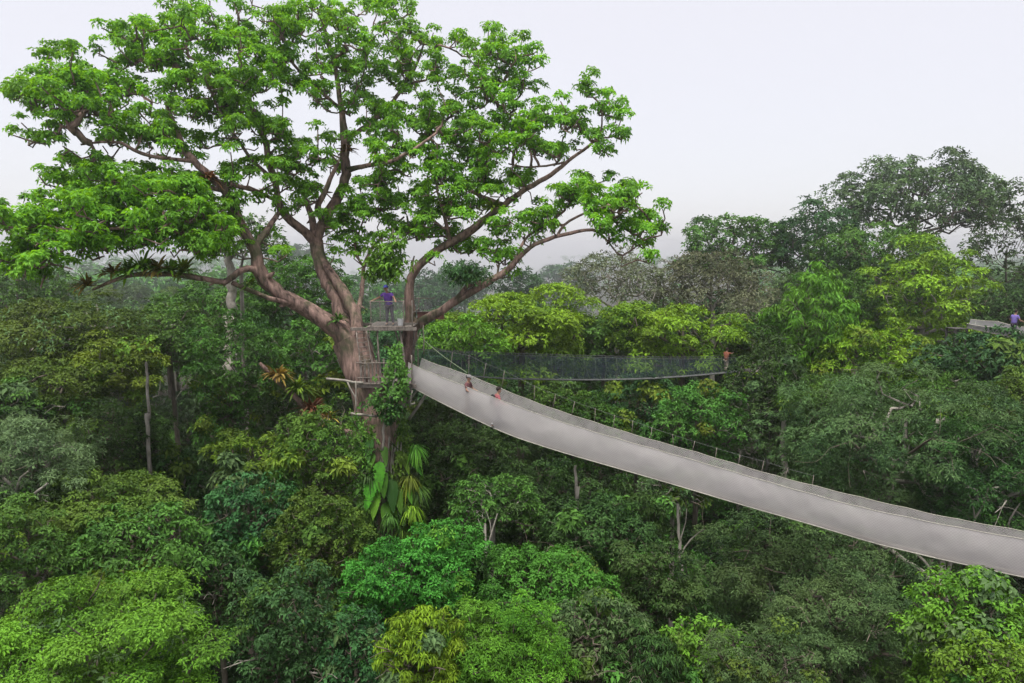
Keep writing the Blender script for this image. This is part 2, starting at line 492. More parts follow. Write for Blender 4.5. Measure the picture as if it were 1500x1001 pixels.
def build_crown(rx, ry, rz, kind, d, rng, dens=1.0, leaf_min=0.09):
    """leaf mesh and clump centres of one crown, in metres about its centre"""
    K = KIND[kind]
    R = (rx * ry * rz) ** (1 / 3)
    Rh = (rx + ry) / 2
    cr = K['cr'] * Rh
    pxm = 731.0 / d                         # pixels per metre in the picture
    L = max(leaf_min, K['lp'] / pxm)
    W = L * K['asp']
    n = int(K['nf'] * 3.1 * (Rh / cr) ** 2 * (0.5 + 0.5 * min(rz / Rh, 1.6)))
    # candidate centres, best-candidate sampling to keep them apart
    dirs = nrmz(rng.normal(0, 1, (n * 12, 3)))
    dirs = dirs[dirs[:, 2] > -0.45]
    ph = rng.uniform(0, 6.283, 6)
    az = np.arctan2(dirs[:, 1], dirs[:, 0])
    lump = 1 + 0.13 * np.sin(2 * az + ph[0]) + 0.10 * np.sin(3 * az + ph[1] + 2 * dirs[:, 2]) + 0.09 * np.sin(5 * az + ph[2] - 3 * dirs[:, 2])
    rr = rng.uniform(K['shell'][0], K['shell'][1], len(dirs)) ** 0.6 * lump
    low = (rng.uniform(0, 1, len(dirs)) < K.get('low', 0))[:, None]
    cand = dirs * rr[:, None] * np.array([rx - cr * 0.7, ry - cr * 0.7, rz - cr * K['flat'] * 0.7])
    cand = np.where(low, cand * np.array([.85, .85, 1.1]) - np.array([0, 0, 1.0 * rz]), cand)
    n = int(n * (1 + 1.1 * K.get('low', 0)))
    chosen = [0]
    mind = np.full(len(cand), 1e9)
    sc_ = np.array([1, 1, 1.0 / max(K['flat'], 0.45)])
    for _ in range(min(n, len(cand)) - 1):
        mind = np.minimum(mind, np.linalg.norm((cand - cand[chosen[-1]]) * sc_, axis=1))
        chosen.append(int(np.argmax(mind * rng.uniform(0.6, 1.0, len(mind)))))
    cen = cand[chosen]
    cs = cr * rng.uniform(0.6, 1.35, len(cen))
    Ps, Ns, Vs = [], [], []
    for c, s in zip(cen, cs):
        back = 0.38 if c[1] > 0.35 * ry else 1.0
        area = 2 * math.pi * s * s * (0.4 + 0.6 * K['flat'])
        m = max(3, int(0.76 * K['cov'] * dens * back * area / (K['k'] * L * W * 0.5) * rng.uniform(0.75, 1.2)))
        dd = nrmz(rng.normal(0, 1, (m, 3)) + np.array([0, 0, 0.55]) + 0.35 * nrmz(c[None] / np.array([rx, ry, rz])))
        f = np.array([1.0, 1.0, K['flat']])
        st = rng.uniform(0.85, 1.2, 3)
        p = c + dd * s * f * st * (rng.uniform(0.30, 1.08, (m, 1)) ** 0.5)
        nn = nrmz(dd + np.array([0, 0, K['up']]) + rng.normal(0, 0.28, (m, 3)))
        Ps.append(p); Ns.append(nn)
        cv = rng.uniform(0.15, 0.8)
        Vs.append(np.clip(cv + rng.normal(0, 0.15, m), 0, 1))
    V, T, va = leaves(np.concatenate(Ps), np.concatenate(Ns), K['k'], L, W, K['tilt'], rng, K['droop'], var=np.concatenate(Vs), fine=(L * pxm > 7.5))
    return V, T, va, cen, cs


def build_limbs(cen, rx, rz, r0, rng, twig=True, frac=1.0):
    """limbs from the trunk's top out to the clumps"""
    tb = Tubes()
    root = np.array([0, 0, -0.75 * rz])
    order = np.argsort(np.linalg.norm(cen, axis=1))
    order = order[:max(6, int(len(order) * frac))]
    cen = cen - np.array([0, 0, 0.05 * rx])
    nodes = [root]
    for i in order:
        c = cen[i]
        arr = np.array(nodes)
        dist = np.linalg.norm(arr - c, axis=1) + 0.35 * np.linalg.norm(arr - root, axis=1) + 0.8 * np.maximum(0, arr[:, 2] - c[2])
        s = arr[int(np.argmin(dist))]
        m1 = s + (c - s) * 0.4 + np.array([0, 0, 0.03 * np.linalg.norm(c - s)]) + rng.normal(0, 0.05 * rx, 3)
        m2 = s + (c - s) * 0.75 + rng.normal(0, 0.04 * rx, 3)
        lvl = np.linalg.norm(s - root) / max(rx, 0.1)
        ra = r0 * max(0.16, 0.55 - 0.42 * lvl)
        pts, rad = smooth_path([s, m1, m2, c], [ra, ra * 0.75, ra * 0.5, ra * 0.25], rx * 0.16)
        tb.add(pts, rad, 5 if rx < 2.2 else 4, cap=False)
        nodes += [m1, m2]
        if twig:
            for _ in range(1):
                e = c + rng.normal(0, 1, 3) * rx * 0.11 - np.array([0, 0, rx * 0.03])
                pt, rt = smooth_path([m2, (m2 + e) / 2 + rng.normal(0, 0.03 * rx, 3), e], [ra * 0.4, ra * 0.25, ra * 0.1], rx * 0.2)
                tb.add(pt, rt, 4, cap=False)
    return tb


def trunk_tube(a, b, r, rng, sides=9, sway=0.6):
    a, b = np.asarray(a, float), np.asarray(b, float)
    n = 9
    t = np.linspace(0, 1, n)
    pts = a + (b - a) * t[:, None]
    pts[1:-1, :2] += np.cumsum(rng.normal(0, sway * r * 0.5, (n - 2, 2)), axis=0) * np.sin(np.pi * t[1:-1])[:, None]
    rad = r * (1.25 - 0.6 * t)
    rad[0] *= 1.9; rad[1] *= 1.15
    p2, r2 = smooth_path(pts, rad, 1.2)
    return Tubes().add(p2, r2, sides)


TRI = [0]


def plant_tree(name, label, px, py, rxp, ryp, d, kind, mat, seed, dens=1.0, bark=None, stems=(), group=None, cat='tree', limbfrac=1.0, depth_f=0.9, twig=True):
    rng = np.random.default_rng(seed)
    c = P(px, py, d)
    rx, rz = 1.08 * rxp * d / FPX, 1.04 * ryp * d / FPX
    ry = depth_f * (0.6 * rx + 0.4 * max(rz, 0.7 * rx))
    V, T, va, cen, cs = build_crown(rx, ry, rz, kind, d, rng, dens)
    TRI[0] += len(T)
    bx, by = c[0] + rng.normal(0, 0.15 * rx), c[1] + rng.normal(0, 0.15 * rx) + 0.1 * ry
    gz = float(ground_z(bx, by))
    root = empty(name, (bx, by, gz), label, cat, group)
    r0 = 0.07 + 0.045 * rx
    bark = bark or BARK_D
    tr = trunk_tube((bx, by, gz - 0.3), (c[0], c[1], c[2] - 0.7 * rz), r0, rng)
    add_obj('trunk', tr.mesh('trunk'), root, bark)
    lb = build_limbs(cen, rx, rz, r0, rng, twig, limbfrac)
    me = lb.mesh('branches')
    TRI[0] += 2 * len(me.polygons)
    o = add_obj('branches', me, root, bark, False)
    o.location = Vector(c) - root.location
    for pts, r1, r2 in stems:
        w = [P(x, y, d + dd) for x, y, dd in pts]
        p2, rr = smooth_path(w, np.linspace(r1, r2, len(w)), 0.3, rng, 0.25)
        add_obj('limb', Tubes().add(p2, rr, 7, cap=False).mesh('limb'), root, bark)
    if d < 50:                                  # creepers of other kinds sprawl over parts of the crown
        vis = [i for i in range(len(cen)) if cen[i][1] < .4 * ry and cen[i][2] > -.9 * rz]
        pick = rng.choice(vis, min(len(vis), int(rng.integers(3, 7))), replace=False) if vis else []
        Pc, Nc = [], []
        Lc = 731.0 / d
        Lc = max(.10, rng.choice([4.2, 6.5, 8.0]) / Lc)
        for i in pick:
            m_ = int(rng.integers(14, 42))
            dd = nrmz(rng.normal(0, 1, (m_, 3)) + np.array([0, -.3, .5]))
            Pc.append(cen[i] + dd * cs[i] * np.array([1.15, 1.15, .8]) * rng.uniform(.75, 1.15, (m_, 1)))
            Nc.append(nrmz(dd + np.array([0, -.1, .7])))
        if Pc:
            oth = [q for q in ('mid', 'olive', 'dark', 'grey', 'bright' if mat in ('emerald', 'lime', 'yellow', 'olivey') else 'mid', 'olivey' if d > 22 else 'olive') if q != mat]
            V2, T2, va2 = leaves(np.concatenate(Pc), np.concatenate(Nc), 5, Lc, Lc * rng.uniform(.35, .6), .1, rng, .35)
            TRI[0] += len(T2)
            o = add_obj('creeper_foliage', tri_mesh('creeper_foliage', V2, T2, va2), root, LM[oth[int(rng.integers(0, len(oth)))]], False)
            o.location = Vector(c) - root.location
            o['kind'] = 'stuff'
    if d < 62 and kind != 'layered':
        for q in range(int(rng.integers(1, 4))):
            az = rng.uniform(-2.6, -0.5)
            dv = np.array([math.cos(az), math.sin(az), rng.uniform(-.5, .5)])
            a = c + dv * np.array([rx, ry, rz]) * .35 - np.array([0, 0, .3 * rz])
            b = c + dv * np.array([rx, ry, rz]) * rng.uniform(.95, 1.12)
            tb = Tubes()
            p2, r2_ = smooth_path([a, (a + b) / 2 + rng.normal(0, .10 * rx, 3), b], [.03 * rx ** .6, .02 * rx ** .6, .009], rx * .12, rng, .5)
            tb.add(p2, r2_, 5, cap=False)
            for w in range(3):
                m_ = p2[int(len(p2) * rng.uniform(.4, .85))]
                e_ = m_ + (dv * .35 + rng.normal(0, .28, 3)) * rx * .6
                tb.add(smooth_path([m_, (m_ + e_) / 2 + rng.normal(0, .04 * rx, 3), e_], [.011, .008, .004], .2)[0], .008, 4, cap=False)
            add_obj('bare_branch', tb.mesh('bare_branch'), root, BARK_P if rng.uniform() < .3 else BARK_D)
    o = add_obj('crown', tri_mesh('crown', V, T, va), root, LM[mat], False)
    o.location = Vector(c) - root.location
    o['kind'] = 'stuff'
    return root

# ------------------------------------------------------------------ the giant emergent tree
GD = 34.5                                     # its distance
grng = np.random.default_rng(7)


def gp(pts):
    """photo polyline (x, y, depth offset) -> world points"""
    return np.array([P(x, y, GD + dz) for x, y, dz in pts])


gbase = P(572, 1130, GD)
gz0 = float(ground_z(gbase[0], gbase[1]))
giant = empty('giant_tree', (gbase[0], gbase[1], gz0),
              'huge spreading tree with reddish forked trunk carrying the wooden platform and both walkways', 'tree')
M_ = GD / FPX
base_w = np.array([gbase[0], gbase[1], gz0 - 0.4])
trunk_px = [(575, 1000, 0, 24), (573, 860, 0, 22), (570, 800, 0, 22), (564, 730, 0, 20), (559, 670, 0, 24), (553, 620, 0, 28), (543, 575, 0, 26), (528, 535, 0, 26), (513, 495, 0, 26)]
tp = np.vstack([base_w[None], gp([t[:3] for t in trunk_px])])
trd = np.array([50] + [t[3] for t in trunk_px]) * M_
tp2, tr2 = smooth_path(tp, trd, 0.5, grng, 0.05)
tb = Tubes().add(tp2, tr2, 20, rough=0.08, rng=grng)
# fluted buttress strands that run down the bole
for k in range(7):
    a = k * 0.9 + 0.4
    off = np.stack([np.cos(a + 0.02 * np.arange(len(tp2))), np.sin(a + 0.02 * np.arange(len(tp2))), np.zeros(len(tp2))], 1)
    i0, i1 = [(8, 60), (0, 70), (20, 75), (0, 66), (14, 80), (0, 72), (25, 78)][k]
    i1 = min(i1, len(tp2) - 2)
    sl = slice(i0, i1)
    tb.add(tp2[sl] + off[sl] * tr2[sl, None] * 0.70 + grng.normal(0, 0.02, (i1 - i0, 3)), tr2[sl] * 0.33, 7)
add_obj('trunk', tb.mesh('trunk'), giant, BARK_G)

LIMBS = [   # (x, y, depth offset, radius px)
    # long limb to the left
    [(515, 505, 0, 21), (494, 486, -.2, 18), (468, 464, -.5, 15), (440, 447, -.9, 13), (410, 431, -1.2, 12), (386, 410, -1.5, 11.5), (376, 388, -1.7, 11), (372, 366, -1.8, 10), (358, 342, -2, 8.5), (346, 312, -2, 8), (333, 282, -2.2, 7.5), (312, 262, -2.5, 6.5), (290, 243, -3, 6), (272, 222, -3, 5), (262, 198, -3, 4), (250, 170, -3.4, 3), (243, 150, -3.4, 2.5)],
    [(372, 368, -1.8, 8), (385, 345, -1.4, 6.5), (399, 326, -1, 5.5), (408, 312, -.6, 4.5)],
    [(384, 412, -1.5, 8), (372, 394, -2, 7), (350, 398, -2.5, 6.5), (330, 413, -3, 6), (300, 408, -3.4, 5.5), (262, 403, -4, 5), (222, 402, -4.6, 4.5), (186, 404, -5, 4), (160, 414, -5.4, 3), (135, 425, -5.6, 2)],
    [(436, 446, -.9, 6), (405, 440, -1.6, 5), (372, 428, -2, 4.5), (340, 414, -2.6, 4)],
    [(282, 236, -3, 4), (255, 233, -3.4, 4), (222, 229, -3.8, 3.6), (196, 220, -4.2, 3.2), (178, 210, -4.5, 2.8), (150, 208, -4.7, 2.4), (118, 212, -5, 1.8)],
    [(318, 266, -2.4, 5), (345, 272, -2, 4.5), (375, 280, -1, 4), (400, 292, .3, 4)],
    [(330, 280, -2.2, 5), (280, 272, -3.2, 4), (220, 278, -4.2, 3.5), (160, 290, -5, 3), (100, 305, -5.6, 2)],
    [(345, 312, -2, 5), (300, 322, -3.4, 4.5), (240, 330, -4.8, 4), (170, 335, -6, 3), (100, 340, -6.6, 2), (50, 345, -7, 1.4)],
    # middle limb, two strands fused
    [(520, 512, .2, 22), (503, 470, .5, 17), (490, 430, .9, 15), (474, 398, 1.2, 15), (464, 370, 1.4, 14), (462, 352, 1.5, 13.5)],
    [(526, 505, -.3, 15), (522, 468, -.2, 12), (508, 436, .2, 11), (490, 408, .7, 10), (473, 382, 1.1, 9), (466, 356, 1.4, 8)],
    [(462, 354, 1.5, 11), (448, 340, 1.2, 9.5), (428, 324, .8, 9), (412, 308, .4, 8), (407, 286, .2, 7), (402, 262, 0, 6.5), (393, 240, -.2, 6.5), (390, 214, -.4, 6), (383, 192, -.6, 5.5), (372, 165, -.8, 5), (360, 130, -1, 4), (352, 90, -1, 3), (350, 50, -1, 2)],
    [(463, 354, 1.5, 12), (476, 326, 1.7, 11), (488, 302, 1.9, 10.5), (500, 280, 2, 10), (507, 255, 2, 10), (505, 228, 2, 10.5), (506, 205, 2, 10), (502, 180, 2, 7.5), (500, 160, 2, 7), (496, 130, 2, 6), (490, 95, 2, 5), (478, 55, 2, 4), (470, 10, 2, 3)],
    [(460, 345, 1.5, 8), (458, 322, 1.9, 7.5), (450, 300, 2.4, 6.5), (444, 285, 2.8, 5)],
    [(475, 328, 1.7, 7), (466, 305, 1.2, 7), (476, 282, .8, 6), (484, 262, .6, 5), (495, 240, .4, 4)],
    [(508, 250, 2, 7), (525, 246, 1.6, 5.5), (548, 241, 1, 5), (575, 236, .4, 4), (605, 220, 0, 3.5), (640, 195, -.4, 2.5)],
    [(505, 205, 2, 6), (530, 190, 2.6, 5), (560, 165, 3, 4.5), (590, 130, 3.4, 4), (610, 95, 3.6, 3), (622, 60, 3.8, 2)],
    [(500, 160, 2, 4), (465, 130, 1, 3.6), (430, 95, 0, 3), (405, 55, -.6, 2.4)],
    [(400, 262, 0, 4), (370, 235, -.8, 3.6), (345, 200, -1.6, 3), (320, 160, -2.2, 2.4), (300, 110, -2.4, 2)],
    # right stem behind the platform
    [(560, 640, .5, 20), (578, 605, .9, 18), (590, 560, 1.2, 17), (596, 520, 1.3, 17), (600, 490, 1.3, 16), (600, 462, 1.2, 11), (599, 430, 1.2, 9.5), (602, 408, 1.2, 9), (612, 392, 1.2, 8.5), (634, 372, 1.1, 8.5), (660, 356, 1, 8.5), (690, 337, .8, 8), (715, 318, .5, 7.5), (738, 300, .2, 6.5), (762, 282, 0, 5.5), (790, 266, -.3, 5), (815, 250, -.6, 4.5), (838, 232, -.8, 3.5), (862, 214, -1, 3), (880, 195, -1, 2), (882, 160, -1, 1.4)],
    [(602, 408, 1.2, 4), (603, 392, 1.2, 3), (607, 375, 1.2, 1.4)],
    [(598, 486, 1.3, 12), (622, 468, .9, 9.5), (645, 456, .5, 9), (668, 441, .1, 8.5), (690, 428, -.3, 8), (712, 417, -.7, 7.5), (730, 405, -1, 7), (748, 392, -1.2, 6.5), (762, 376, -1.4, 5), (785, 358, -1.6, 4.2), (812, 348, -1.8, 3.8), (835, 342, -2, 3.5), (868, 337, -2.2, 3), (885, 348, -2.3, 2), (905, 372, -2.5, 1.2)],
    [(815, 348, -1.8, 3), (826, 330, -2, 2.8), (845, 318, -2.2, 2.4), (870, 308, -2.4, 2), (900, 300, -2.6, 1.4)],
    [(752, 390, -1.2, 3.4), (764, 360, -1, 3), (775, 345, -.8, 2.6), (800, 330, -.6, 2), (820, 312, -.6, 1.5)],
    [(668, 440, 0, 5), (684, 420, -.6, 4.5), (706, 414, -1, 4)],
    [(740, 300, .2, 4), (700, 285, 1.2, 4), (665, 260, 2, 3.4), (640, 225, 2.4, 2.6), (625, 180, 2.6, 2)],
    [(765, 280, 0, 3.4), (775, 255, .8, 3), (778, 225, 1.4, 2.6), (760, 190, 2, 2.2), (735, 160, 2.4, 1.6)],
    [(660, 356, 1, 5), (655, 335, .6, 4.5), (648, 305, .4, 3.6), (640, 280, 0, 2.6)],
    [(672, 352, 1, 2.6), (648, 346, 1.4, 2.4), (628, 348, 1.6, 1.8), (612, 344, 1.8, 1.2)],
    [(830, 238, -.8, 2.4), (800, 243, -.4, 2.2), (770, 245, 0, 2), (745, 240, .6, 1.6)],
    [(522, 470, -.2, 6), (530, 430, .8, 5), (532, 395, 1.6, 4), (545, 365, 2.2, 3.4), (570, 338, 2.8, 2.6), (592, 318, 3.2, 1.8)],
    [(528, 640, -.9, 7), (497, 628, -1.3, 6), (462, 612, -1.7, 6), (430, 580, -2.1, 5.5), (404, 556, -2.4, 4.5), (380, 532, -2.6, 3)],
    [(533, 392, 1.6, 3), (520, 365, 2, 2.6), (528, 335, 2.4, 2), (540, 300, 2.6, 1.5)],
]
nodes, ndir = [], []
for k, L_ in enumerate(LIMBS):
    pts = gp([q[:3] for q in L_])
    rad = np.array([q[3] for q in L_]) * M_ * (0.70 if k else 0.80)
    p2, r2 = smooth_path(pts, rad, 0.28, grng, 0.10)
    tb = Tubes().add(p2, r2, 14 if r2[0] > 0.2 else 8, rough=0.09, rng=grng)
    for q in range(3):                                      # knots and snapped stubs
        i = int(grng.integers(2, len(p2) - 1))
        dv = nrmz(grng.normal(0, 1, (1, 3)))[0]
        tb.add([p2[i], p2[i] + dv * r2[i] * 1.5, p2[i] + dv * (r2[i] * 1.6 + 0.15)], [r2[i] * 0.5, r2[i] * 0.38, r2[i] * 0.1], 6)
    add_obj('limb', tb.mesh('limb'), giant, BARK_G)
    st = int(len(p2) * (0.45 if L_[0][3] > 9 else 0.25))
    nodes += list(p2[st::2])

# foliage pads: centre px, half sizes px, depth offset, number of tufts
PADS = [
    # upper left shoulder
    (22, 140, 24, 14, -5, 3), (60, 128, 30, 20, -5, 8), (108, 108, 52, 34, -4, 24), (95, 150, 62, 28, -5, 20), (70, 195, 45, 14, -5, 7),
    (150, 135, 55, 30, -3, 18), (165, 172, 60, 20, -3, 14), (170, 45, 28, 22, -2, 7), (205, 75, 55, 38, -1.5, 20), (240, 25, 16, 14, -2, 1), (265, 55, 60, 42, -2, 24),
    (330, 35, 70, 42, -1, 28), (395, 40, 70, 45, 0, 28), (455, 35, 60, 42, 1, 22), (520, 45, 62, 40, 1.5, 22), (580, 25, 40, 30, 3, 12), (600, 62, 34, 28, 3, 10),
    (300, 100, 70, 40, -2, 24), (370, 100, 70, 42, -1, 26), (440, 105, 65, 42, .6, 22), (510, 105, 65, 42, 2, 22), (575, 105, 55, 45, 3, 18),
    (260, 145, 60, 30, -3, 16), (330, 160, 65, 30, -2, 20), (365, 190, 45, 26, -1, 12), (420, 185, 45, 20, 0, 9), (545, 160, 60, 40, 2.6, 20),
    (225, 195, 55, 18, -3.4, 12), (180, 190, 40, 16, -4, 8), (300, 200, 40, 26, -2, 10),
    # right shoulder
    (640, 115, 40, 45, 2, 16), (650, 160, 50, 40, 1.6, 18), (690, 75, 45, 26, 2, 12), (745, 62, 40, 26, 1, 11), (760, 95, 28, 26, 1, 8), (715, 115, 45, 28, 1.6, 12),
    (755, 140, 34, 20, 1, 8), (600, 190, 55, 42, 1.6, 20), (655, 205, 50, 36, 1, 16), (585, 245, 55, 26, 1, 12), (690, 240, 45, 34, 1, 14), (640, 255, 50, 34, 1, 16),
    (690, 175, 30, 20, 1, 5), (745, 185, 45, 24, 0, 13), (790, 180, 45, 24, -.6, 13), (835, 180, 30, 22, -.8, 8), (760, 215, 55, 20, 0, 12), (870, 125, 22, 17, -1, 4),
    (862, 170, 26, 22, -1, 5), (897, 155, 22, 16, -1, 4), (905, 190, 16, 22, -1.2, 4), (880, 205, 22, 16, -1.2, 4), (825, 215, 30, 16, -1, 5), (810, 155, 28, 12, -.6, 4),
    # lower right branch
    (815, 285, 32, 18, -2, 7), (850, 278, 36, 18, -2.2, 10), (885, 282, 34, 22, -2.4, 11), (915, 300, 34, 24, -2.6, 11), (942, 330, 26, 28, -2.6, 9), (948, 305, 16, 8, -2.6, 1), (900, 335, 30, 18, -2.4, 7),
    (875, 312, 30, 14, -2.2, 5), (800, 308, 24, 16, -2, 3), (950, 360, 18, 20, -2.6, 4), (770, 318, 24, 22, -1, 6), (790, 345, 18, 8, -1.4, 2),
    # middle
    (420, 215, 45, 26, 0, 11), (455, 240, 45, 26, .8, 12), (400, 240, 40, 20, -.4, 8), (440, 270, 46, 16, .4, 9), (350, 245, 34, 24, -1.6, 7), (340, 295, 30, 24, -2, 5),
    (385, 300, 26, 14, -.6, 3), (395, 340, 22, 10, -1, 2), (540, 285, 40, 24, 2, 10), (545, 320, 50, 26, 2.4, 10), (525, 355, 34, 26, 2.2, 7), (590, 290, 42, 30, 2, 11), (580, 345, 36, 30, 2.6, 8),
    (560, 215, 40, 25, 1.2, 9), (640, 300, 50, 28, .6, 12), (690, 300, 45, 28, .6, 12), (730, 335, 26, 36, .2, 10), (735, 375, 22, 24, 0, 6), (650, 330, 36, 14, .8, 4), (700, 270, 40, 26, .6, 9),
    (735, 262, 40, 22, .4, 8), (655, 375, 24, 12, 1, 2), (675, 365, 26, 12, 1, 3), (408, 365, 16, 10, -1, 2), (480, 200, 24, 24, 1.6, 3),
    (500, 335, 26, 26, 2.4, 8), (430, 300, 24, 18, .8, 6), (608, 330, 26, 24, 2, 8), (625, 285, 30, 22, 1.4, 8), (705, 358, 30, 18, .6, 7), (560, 262, 40, 20, 1.8, 9), (470, 300, 18, 20, 1.6, 4), (520, 300, 26, 20, 2.2, 7), (640, 345, 26, 14, 1.2, 5), (770, 262, 26, 18, .4, 6), (700, 205, 36, 24, 1, 9), (690, 130, 30, 24, 1.6, 7), (805, 325, 26, 14, -1.6, 4),
    # lower left pads
    (120, 235, 34, 12, -4.6, 7), (145, 250, 30, 14, -4.6, 7), (95, 262, 36, 12, -5, 7), (190, 275, 55, 24, -4.4, 22), (250, 280, 50, 28, -3.6, 23), (130, 290, 55, 24, -5.4, 23),
    (75, 308, 55, 22, -6, 19), (300, 300, 40, 34, -3, 20), (320, 340, 36, 34, -3, 19), (270, 325, 50, 28, -4, 23), (205, 315, 55, 26, -5, 25), (140, 330, 58, 26, -6, 25), (75, 345, 55, 22, -6.6, 19),
    (25, 330, 32, 20, -7, 10), (20, 365, 30, 20, -7, 7), (60, 375, 45, 16, -6.8, 12), (130, 355, 55, 14, -6, 14), (210, 348, 50, 14, -5, 12), (275, 354, 42, 14, -4, 9), (5, 310, 18, 14, -7, 4),
    (230, 245, 30, 12, -3.6, 4), (275, 255, 28, 14, -3, 6), (40, 395, 40, 14, -7, 6),
]
TP, TS = [], []
for (x, y, ax, ay, dz, n) in PADS:
    n = max(1, int(n * 1.42))
    u = grng.normal(0, 0.56, (n, 3))
    u = np.clip(u, -1.15, 1.15)
    for q in u:
        TP.append(P(x + q[0] * ax, y + q[1] * ay, GD + dz + q[2] * 1.8))
        TS.append(grng.uniform(0.26, 0.58))
TP, TS = np.array(TP), np.array(TS)
nodes = np.array(nodes)
dmin = np.array([np.min(np.linalg.norm(nodes - t, axis=1)) for t in TP])
order = np.argsort(dmin)
pool = list(nodes)
load = {}
twigs = []
parent_of = {}
for i in order:
    t = TP[i] - np.array([0, 0, 0.22])
    arr = np.array(pool)
    dist = np.linalg.norm(arr - t, axis=1) + 0.5 * np.maximum(0, arr[:, 2] - t[2])
    j = int(np.argmin(dist))
    s = arr[j]
    ln = np.linalg.norm(t - s)
    kk = max(2, int(ln / 0.45))
    tt = np.linspace(0, 1, kk + 2)[:, None]
    pts = s + (t - s) * tt
    pts[1:-1] += grng.normal(0, 0.10 * min(ln, 1.8), (kk, 3)) + np.array([0, 0, -0.10 * ln]) * (tt[1:-1] * (1 - tt[1:-1])) * 4
    ids = []
    for q in pts[1:-1]:
        parent_of[len(pool)] = ids[-1] if ids else j
        ids.append(len(pool))
        pool.append(q)
    twigs.append((pts, j, ids))
    q = ids[-1] if ids else j
    while q is not None:
        load[q] = load.get(q, 0) + 1
        q = parent_of.get(q)
tb = Tubes()
for pts, j, ids in twigs:
    ld = [load.get(ids[0], 1)] + [load.get(q, 1) for q in ids] + [0.6]
    tb.add(pts, 0.016 + 0.013 * np.sqrt(np.array(ld)), 5, cap=False)
o = add_obj('twigs', tb.mesh('twigs'), giant, BARK_G)
o['kind'] = 'stuff'
TRI[0] += tb.n * 2
Pl, Nl, Vl = [], [], []
for t, s in zip(TP, TS):
    m = int(25 * (s / 0.6) ** 2) + 3
    dd = nrmz(grng.normal(0, 1, (m, 3)) + np.array([0, 0, 0.75]))
    p = t + dd * s * np.array([1, 1, 0.52]) * (grng.uniform(0.25, 1.05, (m, 1)) ** 0.5)
    Pl.append(p); Nl.append(nrmz(dd + np.array([0, 0, 0.8]) + grng.normal(0, 0.25, (m, 3))))
    Vl.append(np.clip(grng.uniform(0.2, 0.85) + grng.normal(0, 0.13, m), 0, 1))
V, T, va = leaves(np.concatenate(Pl), np.concatenate(Nl), 6, 0.205, 0.105, 0.10, grng, 0.28, fine=False, var=np.concatenate(Vl))
TRI[0] += len(T)
o = add_obj('crown', tri_mesh('crown', V, T, va), giant, LM['giant'])
o['kind'] = 'stuff'
# hanging aerial roots beside the lower bole
for k in range(9):
    x0 = 556 + k * 4.2
    pts = gp([(x0 + 2, 640 + 8 * (k % 3), -.8), (x0, 700, -.85), (x0 - 3 + 3 * (k % 2), 760, -.75), (x0 + 1, 840, -.7), (x0 + 2, 930, -.5)])
    p2, r2 = smooth_path(pts, np.array([.03, .035, .035, .03, .03]) * (1 + .4 * (k % 2)), 0.5, grng, 0.6)
    add_obj('aerial_root', Tubes().add(p2, r2, 5).mesh('aerial_root'), giant, BARK_P)

